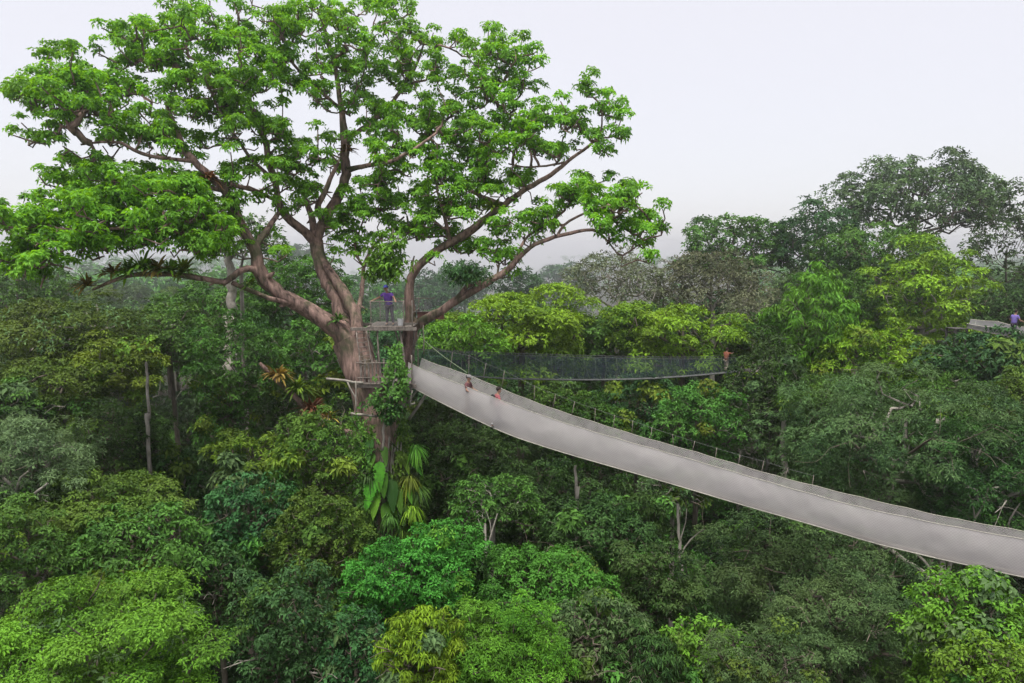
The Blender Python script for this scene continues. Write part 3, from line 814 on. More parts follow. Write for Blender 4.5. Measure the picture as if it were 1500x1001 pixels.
# ------------------------------------------------------------------ the forest, tree by tree
BP, BD, BG = BARK_P, BARK_D, BARK_G
TREES = [
    # ---- left side
    ('umbrella_tree', 'wide flat-topped olive tree at left edge, under the giant\'s fern-lined branch', 100, 485, 140, 58, 47, 'layered', 'olive', dict(bark=BP)),
    ('umbrella_tree', 'smaller olive-yellow umbrella crown above a pale forked trunk at left', 168, 538, 76, 44, 42, 'layered', 'olivey', dict(bark=BP, limbfrac=.5, stems=[([(131, 640, -.5), (132, 590, -.6), (128, 560, -.6), (118, 535, -.4)], .16, .06), ([(132, 585, -.6), (142, 555, -.6), (152, 535, -.4)], .09, .04), ([(130, 545, -1.2), (146, 540, -1.3), (156, 528, -1.2)], .05, .03), ([(132, 575, -.7), (155, 568, -1.2), (178, 562, -1.4)], .04, .02)])),
    ('broadleaf_tree', 'olive bushy tree at left edge directly under the wide flat-topped one', 62, 572, 84, 44, 40, 'dome', 'olive', dict(dens=1.1)),
    ('feathery_tree', 'pale grey-green feathery tree at left edge with whitish forked limbs', 48, 682, 100, 66, 27, 'feather', 'pale', dict(bark=BP, limbfrac=.4, dens=1.2, stems=[([(34, 800, -.5), (32, 750, -.8), (22, 715, -1.6), (4, 700, -1.9)], .12, .04), ([(32, 752, -.8), (46, 728, -1.6), (70, 708, -1.9)], .08, .03), ([(24, 720, -1.6), (30, 700, -1.9), (42, 690, -2)], .05, .02)])),
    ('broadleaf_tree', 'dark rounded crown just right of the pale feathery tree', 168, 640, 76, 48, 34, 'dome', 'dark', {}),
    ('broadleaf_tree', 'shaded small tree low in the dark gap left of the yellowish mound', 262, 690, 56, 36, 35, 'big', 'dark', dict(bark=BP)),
    ('broadleaf_tree', 'tall mid-green column-shaped crown left of the giant trunk, with bright top', 340, 545, 60, 88, 44, 'dome', 'mid', {}),
    ('broadleaf_tree', 'hazy mid-green tree showing through under the fern-lined branch', 300, 462, 75, 46, 58, 'airy', 'mid', dict(dens=1.2)),
    ('broadleaf_tree', 'bright green crown behind the elbow of the giant\'s long left limb', 440, 432, 72, 58, 62, 'dome', 'emerald', {}),
    ('broadleaf_tree', 'flat dull-green tree between the umbrella tree and the column-shaped crown', 246, 482, 66, 40, 52, 'layered', 'mid', {}),
    ('broadleaf_tree', 'layered green tree directly behind the fork of the giant trunk', 458, 520, 66, 50, 47, 'layered', 'mid', dict(bark=BP)),
    ('broadleaf_tree', 'yellowish low mound-shaped crown right of the dark left gap', 364, 668, 66, 38, 31, 'layered', 'olivey', {}),
    ('broadleaf_tree', 'olive crown touching the left side of the giant trunk below the platform', 476, 672, 68, 76, 29.5, 'dome', 'olive', {}),
    ('broadleaf_tree', 'olive fine-leaved crown left of the hanging big-leaved climber', 464, 800, 70, 74, 27, 'dome', 'olive', dict(dens=1.2)),
    ('broadleaf_tree', 'blue-green crown tucked behind the olive fine-leaved crown', 368, 762, 60, 72, 28, 'big', 'teal', {}),
    ('broadleaf_tree', 'brownish-olive layered crown in front of the pale feathery tree', 140, 740, 115, 46, 26.5, 'layered', 'olive', dict(dens=1.1)),
    ('broadleaf_tree', 'large mid-green crown with glossy leaves above the lime foreground tree', 205, 808, 112, 62, 24.5, 'big', 'mid', {}),
    ('broadleaf_tree', 'mid-green layered crown at left edge above the lime foreground tree', 30, 800, 72, 70, 23, 'layered', 'mid', {}),
    ('foreground_tree', 'broad lime-green tree filling the bottom left corner', 145, 945, 190, 88, 17, 'layered', 'lime', dict(dens=1.25)),
    ('broadleaf_tree', 'dark blue-green big-leaved tree right of the lime corner tree', 425, 920, 92, 92, 20.5, 'big', 'teal', dict(dens=.9)),
    ('broadleaf_tree', 'deeply shaded tree between the glossy crown and the dark blue-green tree', 318, 850, 60, 50, 25.5, 'big', 'dark', dict(dens=.7)),
    ('broadleaf_tree', 'small green crown at far left edge beside the umbrella tree', 22, 602, 56, 44, 38, 'layered', 'mid', {}),
    ('broadleaf_tree', 'hazy green crown at left edge under the giant\'s lowest leaves', 40, 424, 66, 44, 66, 'dome', 'mid', {}),
    ('broadleaf_tree', 'dull green tree beside the rusty ferns left of the giant trunk', 424, 606, 52, 42, 36, 'dome', 'dark', dict(bark=BP)),
    ('bare_limbed_tree', 'tree with a thick pale trunk standing behind the giant\'s left limb', 352, 360, 60, 40, 52, 'airy', 'mid', dict(bark=BP, stems=[([(338, 560, -1), (338, 480, -1), (339, 420, -1), (334, 370, -1), (322, 335, -1)], .42, .2)])),
    # ---- bottom centre
    ('round_tree', 'dense emerald double-domed tree at the foot of the giant trunk', 600, 850, 88, 72, 23.4, 'dome', 'emerald', dict(dens=1.3)),
    ('round_tree', 'emerald dome just right of the giant trunk\'s foot, above the double-domed one', 660, 812, 54, 48, 25, 'dome', 'emerald', dict(dens=1.3)),
    ('round_tree', 'wide emerald crown right of centre at bottom, level with the double-domed tree', 798, 862, 96, 56, 25.5, 'dome', 'emerald', dict(dens=1.3)),
    ('drooping_tree', 'vivid yellow-green tree with hanging leaves at bottom centre', 618, 955, 62, 66, 18, 'droop', 'yellow', dict(dens=1.2)),
    ('feathery_tree', 'fluffy lime dome at bottom centre, right of the hanging-leaved tree', 742, 962, 90, 78, 18.8, 'feather', 'lime', dict(dens=1.5)),
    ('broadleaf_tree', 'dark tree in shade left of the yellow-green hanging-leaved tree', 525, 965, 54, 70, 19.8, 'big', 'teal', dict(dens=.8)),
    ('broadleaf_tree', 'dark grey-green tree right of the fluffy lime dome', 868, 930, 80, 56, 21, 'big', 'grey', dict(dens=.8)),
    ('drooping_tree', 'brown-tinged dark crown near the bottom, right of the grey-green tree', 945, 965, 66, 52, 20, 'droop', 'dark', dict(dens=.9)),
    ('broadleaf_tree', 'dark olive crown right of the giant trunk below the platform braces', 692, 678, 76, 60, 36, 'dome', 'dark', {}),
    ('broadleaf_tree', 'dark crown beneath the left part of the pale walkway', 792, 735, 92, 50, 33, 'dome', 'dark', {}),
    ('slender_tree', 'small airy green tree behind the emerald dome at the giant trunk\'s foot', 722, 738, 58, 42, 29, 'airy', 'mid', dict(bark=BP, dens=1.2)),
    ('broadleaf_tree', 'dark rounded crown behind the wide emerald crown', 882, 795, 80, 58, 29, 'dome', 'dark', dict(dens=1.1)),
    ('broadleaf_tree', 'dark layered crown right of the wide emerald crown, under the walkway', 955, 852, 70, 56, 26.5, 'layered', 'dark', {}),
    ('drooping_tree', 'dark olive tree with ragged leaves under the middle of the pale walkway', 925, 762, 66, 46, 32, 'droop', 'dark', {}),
    ('broadleaf_tree', 'dark small tree right against the giant trunk under the deck', 640, 628, 50, 46, 40, 'dome', 'dark', {}),
    ('broadleaf_tree', 'dark green crown seen between the two walkways, left of centre', 862, 628, 72, 42, 44, 'dome', 'mid', {}),
    ('broadleaf_tree', 'small yellowish crown right below the dark walkway', 818, 590, 48, 28, 47, 'dome', 'olive', {}),
    ('broadleaf_tree', 'blue-green crown below the middle of the dark walkway', 932, 600, 62, 46, 48, 'dome', 'teal', {}),
    ('broadleaf_tree', 'mid-green crown between the walkways, below the far standing person', 1022, 620, 74, 52, 44, 'dome', 'mid', {}),
    ('slender_tree', 'grey shaded tree above the black gap under the walkway', 985, 715, 56, 30, 35, 'airy', 'grey', dict(bark=BP, dens=.8)),
    ('broadleaf_tree', 'dull crown hanging under the left end of the dark walkway', 718, 596, 52, 36, 45, 'dome', 'dark', dict(bark=BP)),
    # ---- right side
    ('feathery_tree', 'large grey-green feathery tree just under the pale walkway at right', 1185, 832, 138, 78, 29.5, 'feather', 'grey', dict(dens=1.1)),
    ('feathery_tree', 'darker feathery crown below the large grey-green one', 1232, 905, 112, 66, 23.5, 'feather', 'grey', dict(dens=1.2)),
    ('feathery_tree', 'broad feathery tree behind the pale walkway, fed by pale limbs from a red plant', 1300, 645, 170, 98, 33, 'feather', 'grey', dict(dens=0.95, bark=BP, limbfrac=.35, stems=[
        ([(1385, 1010, -3.4), (1384, 920, -3.4), (1382, 868, -3.4), (1350, 838, -3.2), (1315, 812, -3), (1278, 792, -2.6), (1245, 770, -2)], .17, .06), ([(1376, 852, -3.4), (1352, 820, -3.1), (1322, 798, -2.8)], .07, .04),
        ([(1382, 862, -3.4), (1378, 815, -2.8), (1376, 760, -2.2), (1374, 700, -2), (1378, 650, -1.6)], .16, .07), ([(1376, 790, -2.4), (1362, 740, -2.4), (1345, 710, -2.2), (1330, 690, -2)], .07, .04),
        ([(1384, 850, -3.2), (1398, 800, -2.6), (1420, 760, -2), (1440, 730, -1.6)], .1, .05), ([(1378, 730, -2), (1392, 700, -2), (1404, 740, -2)], .05, .03)])),
    ('feathery_tree', 'dark feathery tree with whitish twigs at right edge behind the pale walkway', 1440, 690, 92, 76, 30, 'feather', 'dark', dict(bark=BP, dens=1.2, stems=[([(1420, 800, -1), (1428, 760, -1.2), (1420, 725, -1.6)], .05, .02), ([(1428, 760, -1.2), (1440, 740, -1.4), (1448, 715, -1.8)], .04, .02), ([(1470, 800, -1), (1480, 760, -1.3), (1494, 738, -1.6)], .05, .02)])),
    ('foreground_tree', 'fresh green big-leaved tree in the bottom right corner', 1425, 915, 104, 72, 19.5, 'big', 'bright', dict(dens=1.15)),
    ('foreground_tree', 'yellowish-green tree at bottom right edge, in front of the fresh green one', 1462, 990, 80, 50, 17, 'big', 'lime', {}),
    ('broadleaf_tree', 'small fresh green tree at bottom, left of the dark feathery crown', 1035, 958, 62, 50, 20, 'big', 'bright', {}),
    ('feathery_tree', 'shaded feathery tree at bottom edge, right of the small fresh green tree', 1125, 975, 76, 52, 18.6, 'feather', 'grey', dict(dens=.9)),
    ('drooping_tree', 'tall bright green tree with shaggy leaves behind the far walkway\'s end', 1192, 468, 66, 78, 50, 'droop', 'bright', dict(dens=1.1)),
    ('broadleaf_tree', 'yellow-green bushy crown at right, below the olive-gold tree', 1285, 525, 76, 48, 47, 'dome', 'yellow', {}),
    ('broadleaf_tree', 'olive-gold layered tree at right with a yellow sunlike top', 1354, 430, 90, 80, 58, 'layered', 'yellow', dict(bark=BP)),
    ('hillside_tree', 'hazy green tree at the left end of the skyline ridge', 1080, 372, 84, 52, 80, 'airy', 'mid', dict(dens=1.3)),
    ('hillside_tree', 'hazy blue-green tree on the middle of the ridge, left of the tall airy tree', 1195, 362, 74, 62, 78, 'airy', 'teal', dict(dens=1.3)),
    ('hillside_tree', 'hazy rounded tree right below the tall airy skyline tree', 1288, 382, 90, 50, 70, 'dome', 'mid', {}),
    ('emergent_tree', 'tall airy skyline tree at right with sky showing through its crown', 1342, 302, 108, 66, 88, 'tall', 'grey', dict(dens=1.0, limbfrac=1.0)),
    ('emergent_tree', 'dark airy tree at right edge with crooked branches against the sky', 1482, 370, 54, 92, 70, 'airy', 'dark', dict(dens=1.05)),
    ('leafless_tree', 'brownish twiggy tree right of the foggy gap, almost leafless', 902, 418, 72, 46, 66, 'bare', 'brown', dict(dens=1.6, bark=BP)),
    ('leafless_tree', 'grey-brown thinly leaved tree on the slope right of the foggy gap', 1045, 428, 78, 56, 68, 'bare', 'brown', dict(dens=2.6, bark=BP)),
    ('leafless_tree', 'small dead brown tree left of the tall shaggy green tree', 1092, 462, 34, 30, 58, 'bare', 'brown', dict(dens=.8, bark=BP)),
    ('umbrella_tree', 'glowing yellow-green umbrella tree behind the left half of the dark walkway', 765, 476, 112, 48, 55, 'layered', 'yellow', dict(dens=1.1)),
    ('umbrella_tree', 'duller yellow-green tree right beside the platform, behind the dark walkway', 678, 500, 62, 36, 50, 'layered', 'lime', {}),
    ('umbrella_tree', 'long flat yellow-green tree behind the right half of the dark walkway', 1000, 484, 108, 44, 56, 'layered', 'yellow', {}),
    ('umbrella_tree', 'green flat tree filling the dip between the two yellow-green umbrella trees', 885, 494, 62, 38, 58, 'layered', 'mid', {}),
    ('broadleaf_tree', 'dark tall tree carrying the far end of the dark walkway', 1128, 592, 62, 92, 46, 'dome', 'dark', dict(bark=BP, stems=[([(1150, 760, -2.5), (1150, 690, -2.8), (1147, 640, -3), (1150, 600, -3)], .22, .14)])),
    ('broadleaf_tree', 'mid-green crown just behind the person at the dark walkway\'s far end', 1108, 506, 48, 44, 57, 'dome', 'mid', {}),
    ('broadleaf_tree', 'blue-green crown with upright leaves under the short grey walkway', 1436, 531, 88, 44, 43, 'big', 'teal', {}),
    ('broadleaf_tree', 'brownish-olive crown at right edge above the dark feathery tree', 1482, 600, 46, 58, 36, 'dome', 'olive', {}),
    ('feathery_tree', 'soft green feathery crown right of the tree carrying the far walkway', 1225, 588, 74, 40, 42, 'feather', 'mid', dict(dens=1.2)),
    ('feathery_tree', 'soft green feathery crown below the blue-green one at right', 1385, 588, 72, 40, 40, 'feather', 'mid', dict(dens=1.2)),
    ('broadleaf_tree', 'dark bushy tree behind the short grey walkway at right edge', 1470, 452, 50, 30, 62, 'dome', 'dark', {}),
    ('broadleaf_tree', 'grey-green crown on the slope between the shaggy tree and the olive-gold tree', 1258, 450, 44, 44, 62, 'dome', 'mid', {}),
    # ---- fading into the fog
    ('foggy_tree', 'dark small tree standing out of the fog behind the right-hand limb', 760, 424, 34, 30, 150, 'dome', 'teal', {}),
    ('foggy_tree', 'fog-blurred tree behind the platform railing', 632, 436, 66, 34, 230, 'dome', 'teal', {}),
    ('foggy_tree', 'faint tree deep in the fog left of the brownish twiggy tree', 822, 418, 44, 28, 420, 'dome', 'teal', {}),
    ('foggy_tree', 'faint foggy tree left of the giant\'s middle limb', 438, 388, 44, 26, 420, 'dome', 'teal', {}),
    ('foggy_tree', 'fog-blurred tree between the giant\'s middle limb and the purple-shirted person', 540, 440, 52, 36, 200, 'dome', 'mid', {}),
    ('foggy_tree', 'tree dissolving in fog between the forks of the right-hand limbs', 680, 412, 40, 24, 330, 'dome', 'teal', {}),
]
for k, (nm, lab, x, y, ax, ay, d, kind, mat, kw) in enumerate(TREES):
    plant_tree(nm, lab, x, y, ax, ay, d, kind, mat, 100 + k, **kw)

# ---- shared tree kinds for the shaded understorey and the fog-bound far forest
frng = np.random.default_rng(99)


def shared_tree(kind, rx, rz, d, seed, dens):
    rng = np.random.default_rng(seed)
    V, T, va, cen, cs = build_crown(rx, rx, rz, kind, d, rng, dens)
    TRI[0] += len(T)
    return (tri_mesh('crown', V, T, va), build_limbs(cen, rx, rz, 0.2, rng, True, 0.6).mesh('branches'),
            trunk_tube((0, 0, 0), (0, 0, 1), 0.2, rng, 8, 0.0).mesh('trunk'))


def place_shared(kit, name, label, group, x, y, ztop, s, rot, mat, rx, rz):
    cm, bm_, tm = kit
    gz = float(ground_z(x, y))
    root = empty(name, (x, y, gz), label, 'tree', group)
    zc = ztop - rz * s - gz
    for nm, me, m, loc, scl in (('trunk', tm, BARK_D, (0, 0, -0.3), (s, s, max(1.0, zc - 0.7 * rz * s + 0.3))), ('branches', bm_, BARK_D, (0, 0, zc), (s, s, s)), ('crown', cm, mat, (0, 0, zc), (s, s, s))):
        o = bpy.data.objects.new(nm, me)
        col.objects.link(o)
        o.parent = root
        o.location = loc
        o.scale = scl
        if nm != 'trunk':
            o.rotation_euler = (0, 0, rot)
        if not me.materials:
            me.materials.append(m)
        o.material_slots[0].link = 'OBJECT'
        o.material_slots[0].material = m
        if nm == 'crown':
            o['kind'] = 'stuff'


GAPS = [(262, 615, 60, 50), (335, 860, 55, 60), (505, 905, 30, 70), (838, 690, 60, 34), (1000, 810, 50, 80), (965, 890, 60, 40), (700, 625, 45, 40), (1085, 700, 60, 30), (1055, 880, 40, 40), (1335, 890, 40, 50), (430, 820, 50, 40)]


def in_gap(x, y, z, r):
    px, py, d = to_px(np.array([x, y, z]))
    rr = r / d * FPX * 0.75
    return d < 36 and any(abs(px - a) < b + rr and abs(py - c) < e + rr for a, c, b, e in GAPS)


kits = [shared_tree(k, 3.0, z, 32, 500 + i, 0.7) for i, (k, z) in enumerate([('dome', 2.4), ('big', 2.6), ('layered', 1.9), ('droop', 2.6)])]
cnt = 0
for gy_ in np.arange(12, 78, 6.5):
    for gx_ in np.arange(-60, 61, 6.5):
        x = gx_ + frng.uniform(-2.6, 2.6); y = gy_ + frng.uniform(-2.6, 2.6)
        if abs(x) > 0.75 * y + 6 or cnt > 200 or math.hypot(x - gbase[0], y - gbase[1]) < 3.2:
            continue
        q = int(frng.integers(0, 4))
        s = frng.uniform(0.75, 1.25)
        zt = float(ground_z(x, y)) + frng.uniform(10.5, 18.0)
        if in_gap(x, y, zt - 2.5, 2.4 * s):
            continue
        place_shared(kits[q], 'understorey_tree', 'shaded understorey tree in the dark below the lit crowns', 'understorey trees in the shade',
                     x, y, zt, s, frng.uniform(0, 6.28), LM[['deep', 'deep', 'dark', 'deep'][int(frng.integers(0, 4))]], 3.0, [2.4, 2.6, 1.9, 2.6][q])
        cnt += 1
mc = 0
for gy_ in np.arange(21, 100, 6.0):
    for gx_ in np.arange(-72, 73, 6.0):
        x = gx_ + frng.uniform(-2.6, 2.6); y = gy_ + frng.uniform(-2.6, 2.6)
        if abs(x) > 0.75 * y + 4 or math.hypot(x - gbase[0], y - gbase[1]) < 4.0 or mc > 270:
            continue
        q = int(frng.integers(0, 4))
        s = frng.uniform(0.9, 1.35)
        zt = float(ground_z(x, y)) + frng.uniform(16.0, 23.0)
        if in_gap(x, y, zt - 2.5, 3.4 * s):
            continue
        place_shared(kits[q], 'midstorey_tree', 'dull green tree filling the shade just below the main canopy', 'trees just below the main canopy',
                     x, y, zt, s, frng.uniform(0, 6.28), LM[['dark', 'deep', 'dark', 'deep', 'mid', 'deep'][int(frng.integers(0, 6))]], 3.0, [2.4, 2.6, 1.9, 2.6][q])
        mc += 1
fkits = [shared_tree(k, 4.5, z, 95, 600 + i, 1.0) for i, (k, z) in enumerate([('dome', 3.4), ('layered', 2.8), ('airy', 3.6)])]
fc = 0
for gy_ in np.arange(74, 200, 9.5):
    for gx_ in np.arange(-140, 141, 9.5):
        x = gx_ + frng.uniform(-3.5, 3.5); y = gy_ + frng.uniform(-3.5, 3.5)
        if abs(x) > 0.72 * y + 8 or fc > 285:
            continue
        q = int(frng.integers(0, 3))
        s = frng.uniform(0.75, 1.3)
        zt = float(ground_z(x, y)) + frng.uniform(25.5, 32.0)
        place_shared(fkits[q], 'canopy_tree', 'hazy canopy tree in the far forest fading into the fog', 'far canopy trees in the fog',
                     x, y, zt, s, frng.uniform(0, 6.28), LM[['mid', 'dark', 'teal', 'olive', 'grey'][int(frng.integers(0, 5))]], 4.5, [3.4, 2.8, 3.6][q])
        fc += 1
# the wood beyond, which reads as one mass
n = 1500
yy = 205 + 2150 * frng.uniform(0, 1, n) ** 1.6; xx = frng.uniform(-1, 1, n) * (0.75 * yy + 10)
Ps, Ns = [], []
for x, y in zip(xx, yy):
    zt = float(ground_z(x, y)) + frng.uniform(24, 32.5)
    m = 18
    dd = nrmz(frng.normal(0, 1, (m, 3)) + np.array([0, 0, .5]))
    Ps.append(np.array([x, y, zt - 3.5]) + dd * np.array([5, 5, 3.4]) * frng.uniform(.8, 1.1, (m, 1)))
    Ns.append(nrmz(dd + np.array([0, 0, .6])))
V, T, va = leaves(np.concatenate(Ps), np.concatenate(Ns), 3, 3.0, 1.7, 0.2, frng, 0.1)
TRI[0] += len(T)
tag(add_obj('distant_forest', tri_mesh('distant_forest', V, T, va), None, LM['mid']), kind='stuff')
print('TREES', len(TREES), 'under', cnt, 'far', fc, 'TRI', TRI[0])

# ------------------------------------------------------------------ walkways
def line_depth(x, d0, m):
    return d0 / (1 - m * (x - 750.0) / FPX)


def curve_y(tab, x):
    xs = np.array([t[0] for t in tab], float); ys = np.array([t[1] for t in tab], float)
    y = sum(np.interp(x + o, xs, ys) for o in (-24, -12, 0, 12, 24)) / 5
    return np.where((x > xs[0] + 24) & (x < xs[-1] - 24), y, np.interp(x, xs, ys))


def sheet(name, A, B, nv, bulge, parent, mat, rng, rough=0.02):
    """a net hung between edge A and edge B (arrays of points), bellied by bulge (array of vectors)"""
    n = len(A)
    v = np.linspace(0, 1, nv + 1)[None, :, None]
    G = A[:, None] * (1 - v) + B[:, None] * v + bulge[:, None] * np.sin(np.pi * v)
    G[:, 1:-1] += rng.normal(0, rough, (n, nv - 1, 3))
    i, j = np.meshgrid(np.arange(n - 1), np.arange(nv), indexing='ij')
    q = i * (nv + 1) + j
    F = np.stack([q, q + 1, q + nv + 2, q + nv + 1], -1).reshape(-1, 4)
    me = tri_mesh(name, G.reshape(-1, 3), F, smooth=True)
    s_ = np.concatenate([[0], np.cumsum(np.linalg.norm(np.diff(A, axis=0), axis=1))])
    h_ = np.linalg.norm(A - B, axis=1).mean()
    uv = np.stack([np.repeat(s_, nv + 1), np.tile(np.linspace(0, h_, nv + 1), n)], 1)
    me.uv_layers.new(name='UVMap').data.foreach_set('uv', uv[F.ravel()].astype(np.float32).ravel())
    return add_obj(name, me, parent, mat)


def walkway(name, label, xs, dep, near_t, bot_t, far_t, width, mat, rope, floor_mat, hang_every, rope_r, group, scal=0.05, hang_mat=None, floor_r=0.022, far_mat=None, hangers=True):
    rng = np.random.default_rng(len(name) + len(xs))
    d = line_depth(xs, *dep)
    nr = np.array([P(x, y, q) for x, y, q in zip(xs, curve_y(near_t, xs), d)])
    perp = np.array([-dep[1], 1.0, 0]) / math.hypot(1, dep[1])
    fr = []
    for p in nr:
        q = p + perp * width
        x2, _, d2 = to_px(q)
        fr.append(P(x2, float(curve_y(far_t, np.array([x2]))[0]), d2))
    fr = np.array(fr)
    fn = np.array([P(x, y, q) for x, y, q in zip(xs, curve_y(bot_t, xs), d + 0.25)]) 
    ff = fn + perp * 0.36
    root = empty(name, fn[len(fn) // 2], label, 'walkway', group)
    s = np.concatenate([[0], np.cumsum(np.linalg.norm(np.diff(fn, axis=0), axis=1))])
    sag = (np.abs(np.sin(np.pi * s / hang_every)) * scal)[:, None] * np.array([0, 0, -1.0])
    nr = nr + sag; fr = fr + sag * 1.3
    out = -perp[None] * (0.06 + 0.02 * np.sin(s * 1.7))[:, None]
    sheet('net_side', nr, fn, 6, out, root, mat, rng, 0.012)
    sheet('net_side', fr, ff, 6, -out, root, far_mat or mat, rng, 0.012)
    for e, nm in ((nr, 'hand_rope'), (fr, 'hand_rope'), (fn, 'floor_cable'), (ff, 'floor_cable')):
        add_obj(nm, Tubes().add(e, rope_r if nm == 'hand_rope' else floor_r, 5).mesh(nm), root, rope)
    marks = np.arange(0.3, s[-1], hang_every)
    hm_ = hang_mat or rope
    for q in (marks if hangers else []):
        i = int(np.argmin(np.abs(s - q)))
        for a, b, sg in ((nr[i], fn[i], -1), (fr[i], ff[i], 1)):
            mid = (a + b) / 2 + perp * sg * 0.085
            add_obj('hanger_rope', Tubes().add([a, mid, b], 0.007, 4, cap=False).mesh('hanger_rope'), root, hm_)
    # floor boards, end to end
    L = 1.8
    for q in np.arange(0, s[-1] - L, L + 0.02):
        k = np.linspace(q, q + L, 4)
        ctr = np.stack([np.interp(k, s, (fn[:, a] + ff[:, a]) / 2) for a in range(3)], 1)
        V = np.concatenate([ctr + perp * w + np.array([0, 0, z]) for w, z in ((-.15, .012), (.15, .012), (.15, -.02), (-.15, -.02))])
        F = []
        for a in range(4):
            b = (a + 1) % 4
            for c in range(3):
                F.append([a * 4 + c, a * 4 + c + 1, b * 4 + c + 1, b * 4 + c])
        F += [[0, 4, 8, 12], [3, 15, 11, 7]]
        add_obj('floor_board', tri_mesh('floor_board', V, np.array(F)), root, floor_mat)
    return root, nr, fr, fn, ff, perp, s


near_t = [(590, 528), (600, 532), (620, 541), (640, 550), (688, 568), (733, 586), (784, 605), (832, 621), (896, 640), (1020, 675), (1140, 710), (1260, 743), (1380, 768), (1500, 790), (1700, 824), (1950, 858)]
bot_t = [(590, 560), (600, 566), (640, 587), (688, 611), (746, 638), (820, 662), (900, 685), (980, 708), (1080, 738), (1200, 772), (1280, 796), (1380, 820), (1500, 846), (1700, 886), (1950, 926)]
far_t = [(590, 514), (604, 518), (622, 528), (640, 534), (688, 549), (736, 570), (784, 589), (832, 606), (880, 621), (937, 639), (1020, 662), (1140, 698), (1260, 728), (1380, 756), (1500, 778), (1700, 812), (1980, 846)]
xs = np.concatenate([np.linspace(598, 1500, 130), np.linspace(1512, 1900, 30)])
MD = (31.1, -0.505)
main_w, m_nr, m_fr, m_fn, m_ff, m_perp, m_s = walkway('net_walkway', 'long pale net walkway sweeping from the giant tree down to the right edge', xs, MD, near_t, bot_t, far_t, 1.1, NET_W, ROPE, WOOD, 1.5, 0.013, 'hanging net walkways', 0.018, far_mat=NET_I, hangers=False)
# the far-side uprights and the thin cable along their heads
posts = [(661, 516, 540), (685, 520, 549), (710, 532, 559), (737, 543, 568), (781, 565, 587), (812, 577, 600), (840, 588, 608), (870, 598, 618), (898, 608, 628), (925, 616, 636), (953, 626, 645), (983, 636, 652), (1016, 646, 662), (1048, 656, 671), (1082, 666, 681), (1117, 675, 692), (1152, 686, 702), (1190, 696, 712)]
heads = []
for k, (x, y0, y1) in enumerate(posts):
    i = int(np.argmin(np.abs(to_px(m_fr)[0] - x)))
    d2 = to_px(m_fr[i])[2]
    a = m_fr[i] - np.array([0, 0, 0.05]); b = P(x + 2, y0, d2 + 0.05)
    heads.append(b)
    add_obj('post', Tubes().add([a, (a + b) / 2 + np.array([.01, 0, 0]), b], [0.014, 0.013, 0.012], 6).mesh('post'), main_w, WOOD)
hp, hr = smooth_path(np.vstack([P(618, 503, 34.3)[None], np.array(heads)]), np.full(len(heads) + 1, 0.008), 0.5)
hp[:, 2] -= 0.03
add_obj('support_cable', Tubes().add(hp, hr, 4).mesh('support_cable'), main_w, ROPE_D)
add_obj('support_cable', Tubes().add(smooth_path([P(622, 500, 34.4), P(652, 524, 34.1), P(684, 546, 33.6)], [.016] * 3, .4)[0], 0.016, 5).mesh('support_cable'), main_w, ROPE_G)

ft = [(600, 512), (625, 513), (690, 517), (752, 520), (845, 523), (928, 525), (1008, 526), (1060, 525), (1096, 522)]
fb = [(600, 540), (625, 545), (690, 552), (752, 556), (864, 557.5), (940, 556), (992, 553), (1045, 549), (1096, 543)]
fft = [(560, 510), (625, 511), (690, 515), (752, 517), (845, 520), (928, 522), (1008, 523), (1100, 520)]
FD = (38.95, 0.831)
far_w, f_nr, f_fr, f_fn, f_ff, f_perp, f_s = walkway('net_walkway', 'dark see-through net walkway strung level from the giant tree to the far right-hand tree', np.linspace(622, 1093, 90), FD, ft, fb, fft, 0.9, NET_D, ROPE_D, ROPE_D, 0.9, 0.014, 'hanging net walkways', 0.03, ROPE_G, 0.035)
rt = [(1414, 474), (1440, 477), (1465, 481), (1500, 487), (1600, 512)]
rb = [(1414, 480), (1440, 486), (1465, 491), (1500, 499), (1600, 528)]
rf = [(1400, 468), (1425, 468), (1450, 467), (1470, 473), (1500, 479), (1620, 503)]
RD = (75.0, -0.9)
rgt_w, r_nr, r_fr, r_fn, r_ff, r_perp, r_s = walkway('net_walkway', 'short grey net walkway cut off by the right edge below the dark airy tree', np.linspace(1416, 1590, 40), RD, rt, rb, rf, 1.2, NET_G, ROPE, WOOD, 1.6, 0.02, 'hanging net walkways')

# landings that hold the two far walkways
def landing(name, label, c, w, l, h, mat, rails=True):
    root = empty(name, c, label, 'platform')
    for k in range(5):
        bmesh_ = box_mesh('deck_board', (w, l / 5 - 0.02, 0.05))
        add_obj('deck_board', bmesh_, root, mat, False).location = (0, -l / 2 + (k + .5) * l / 5, 0)
    for sx in (-1, 1):
        for sy in (-1, 1):
            up_ = 1.25 if rails else 0.0
            me = box_mesh('post', (0.12, 0.12, up_ + h))
            add_obj('post', me, root, mat, False).location = (sx * (w / 2 - .07), sy * (l / 2 - .07), up_ / 2 - h / 2 - .03)
        if not rails:
            continue
        add_obj('rail', box_mesh('rail', (0.06, l - 0.26, 0.08)), root, mat, False).location = (sx * (w / 2 - .07), 0, 1.1)
    return root


e = f_fn[-1] + np.array([0.75, 0.5, -0.05])
landing('tree_landing', 'small wooden landing where the dark walkway meets the far tree', e, 1.2, 1.4, 0.12, WOOD_D, rails=False)
e = r_fn[0] + np.array([-0.35, 0.5, -0.08])
landing('tree_landing', 'dark wooden landing at the hidden end of the short grey walkway', e, 0.9, 1.1, 1.8, WOOD_D, rails=False)

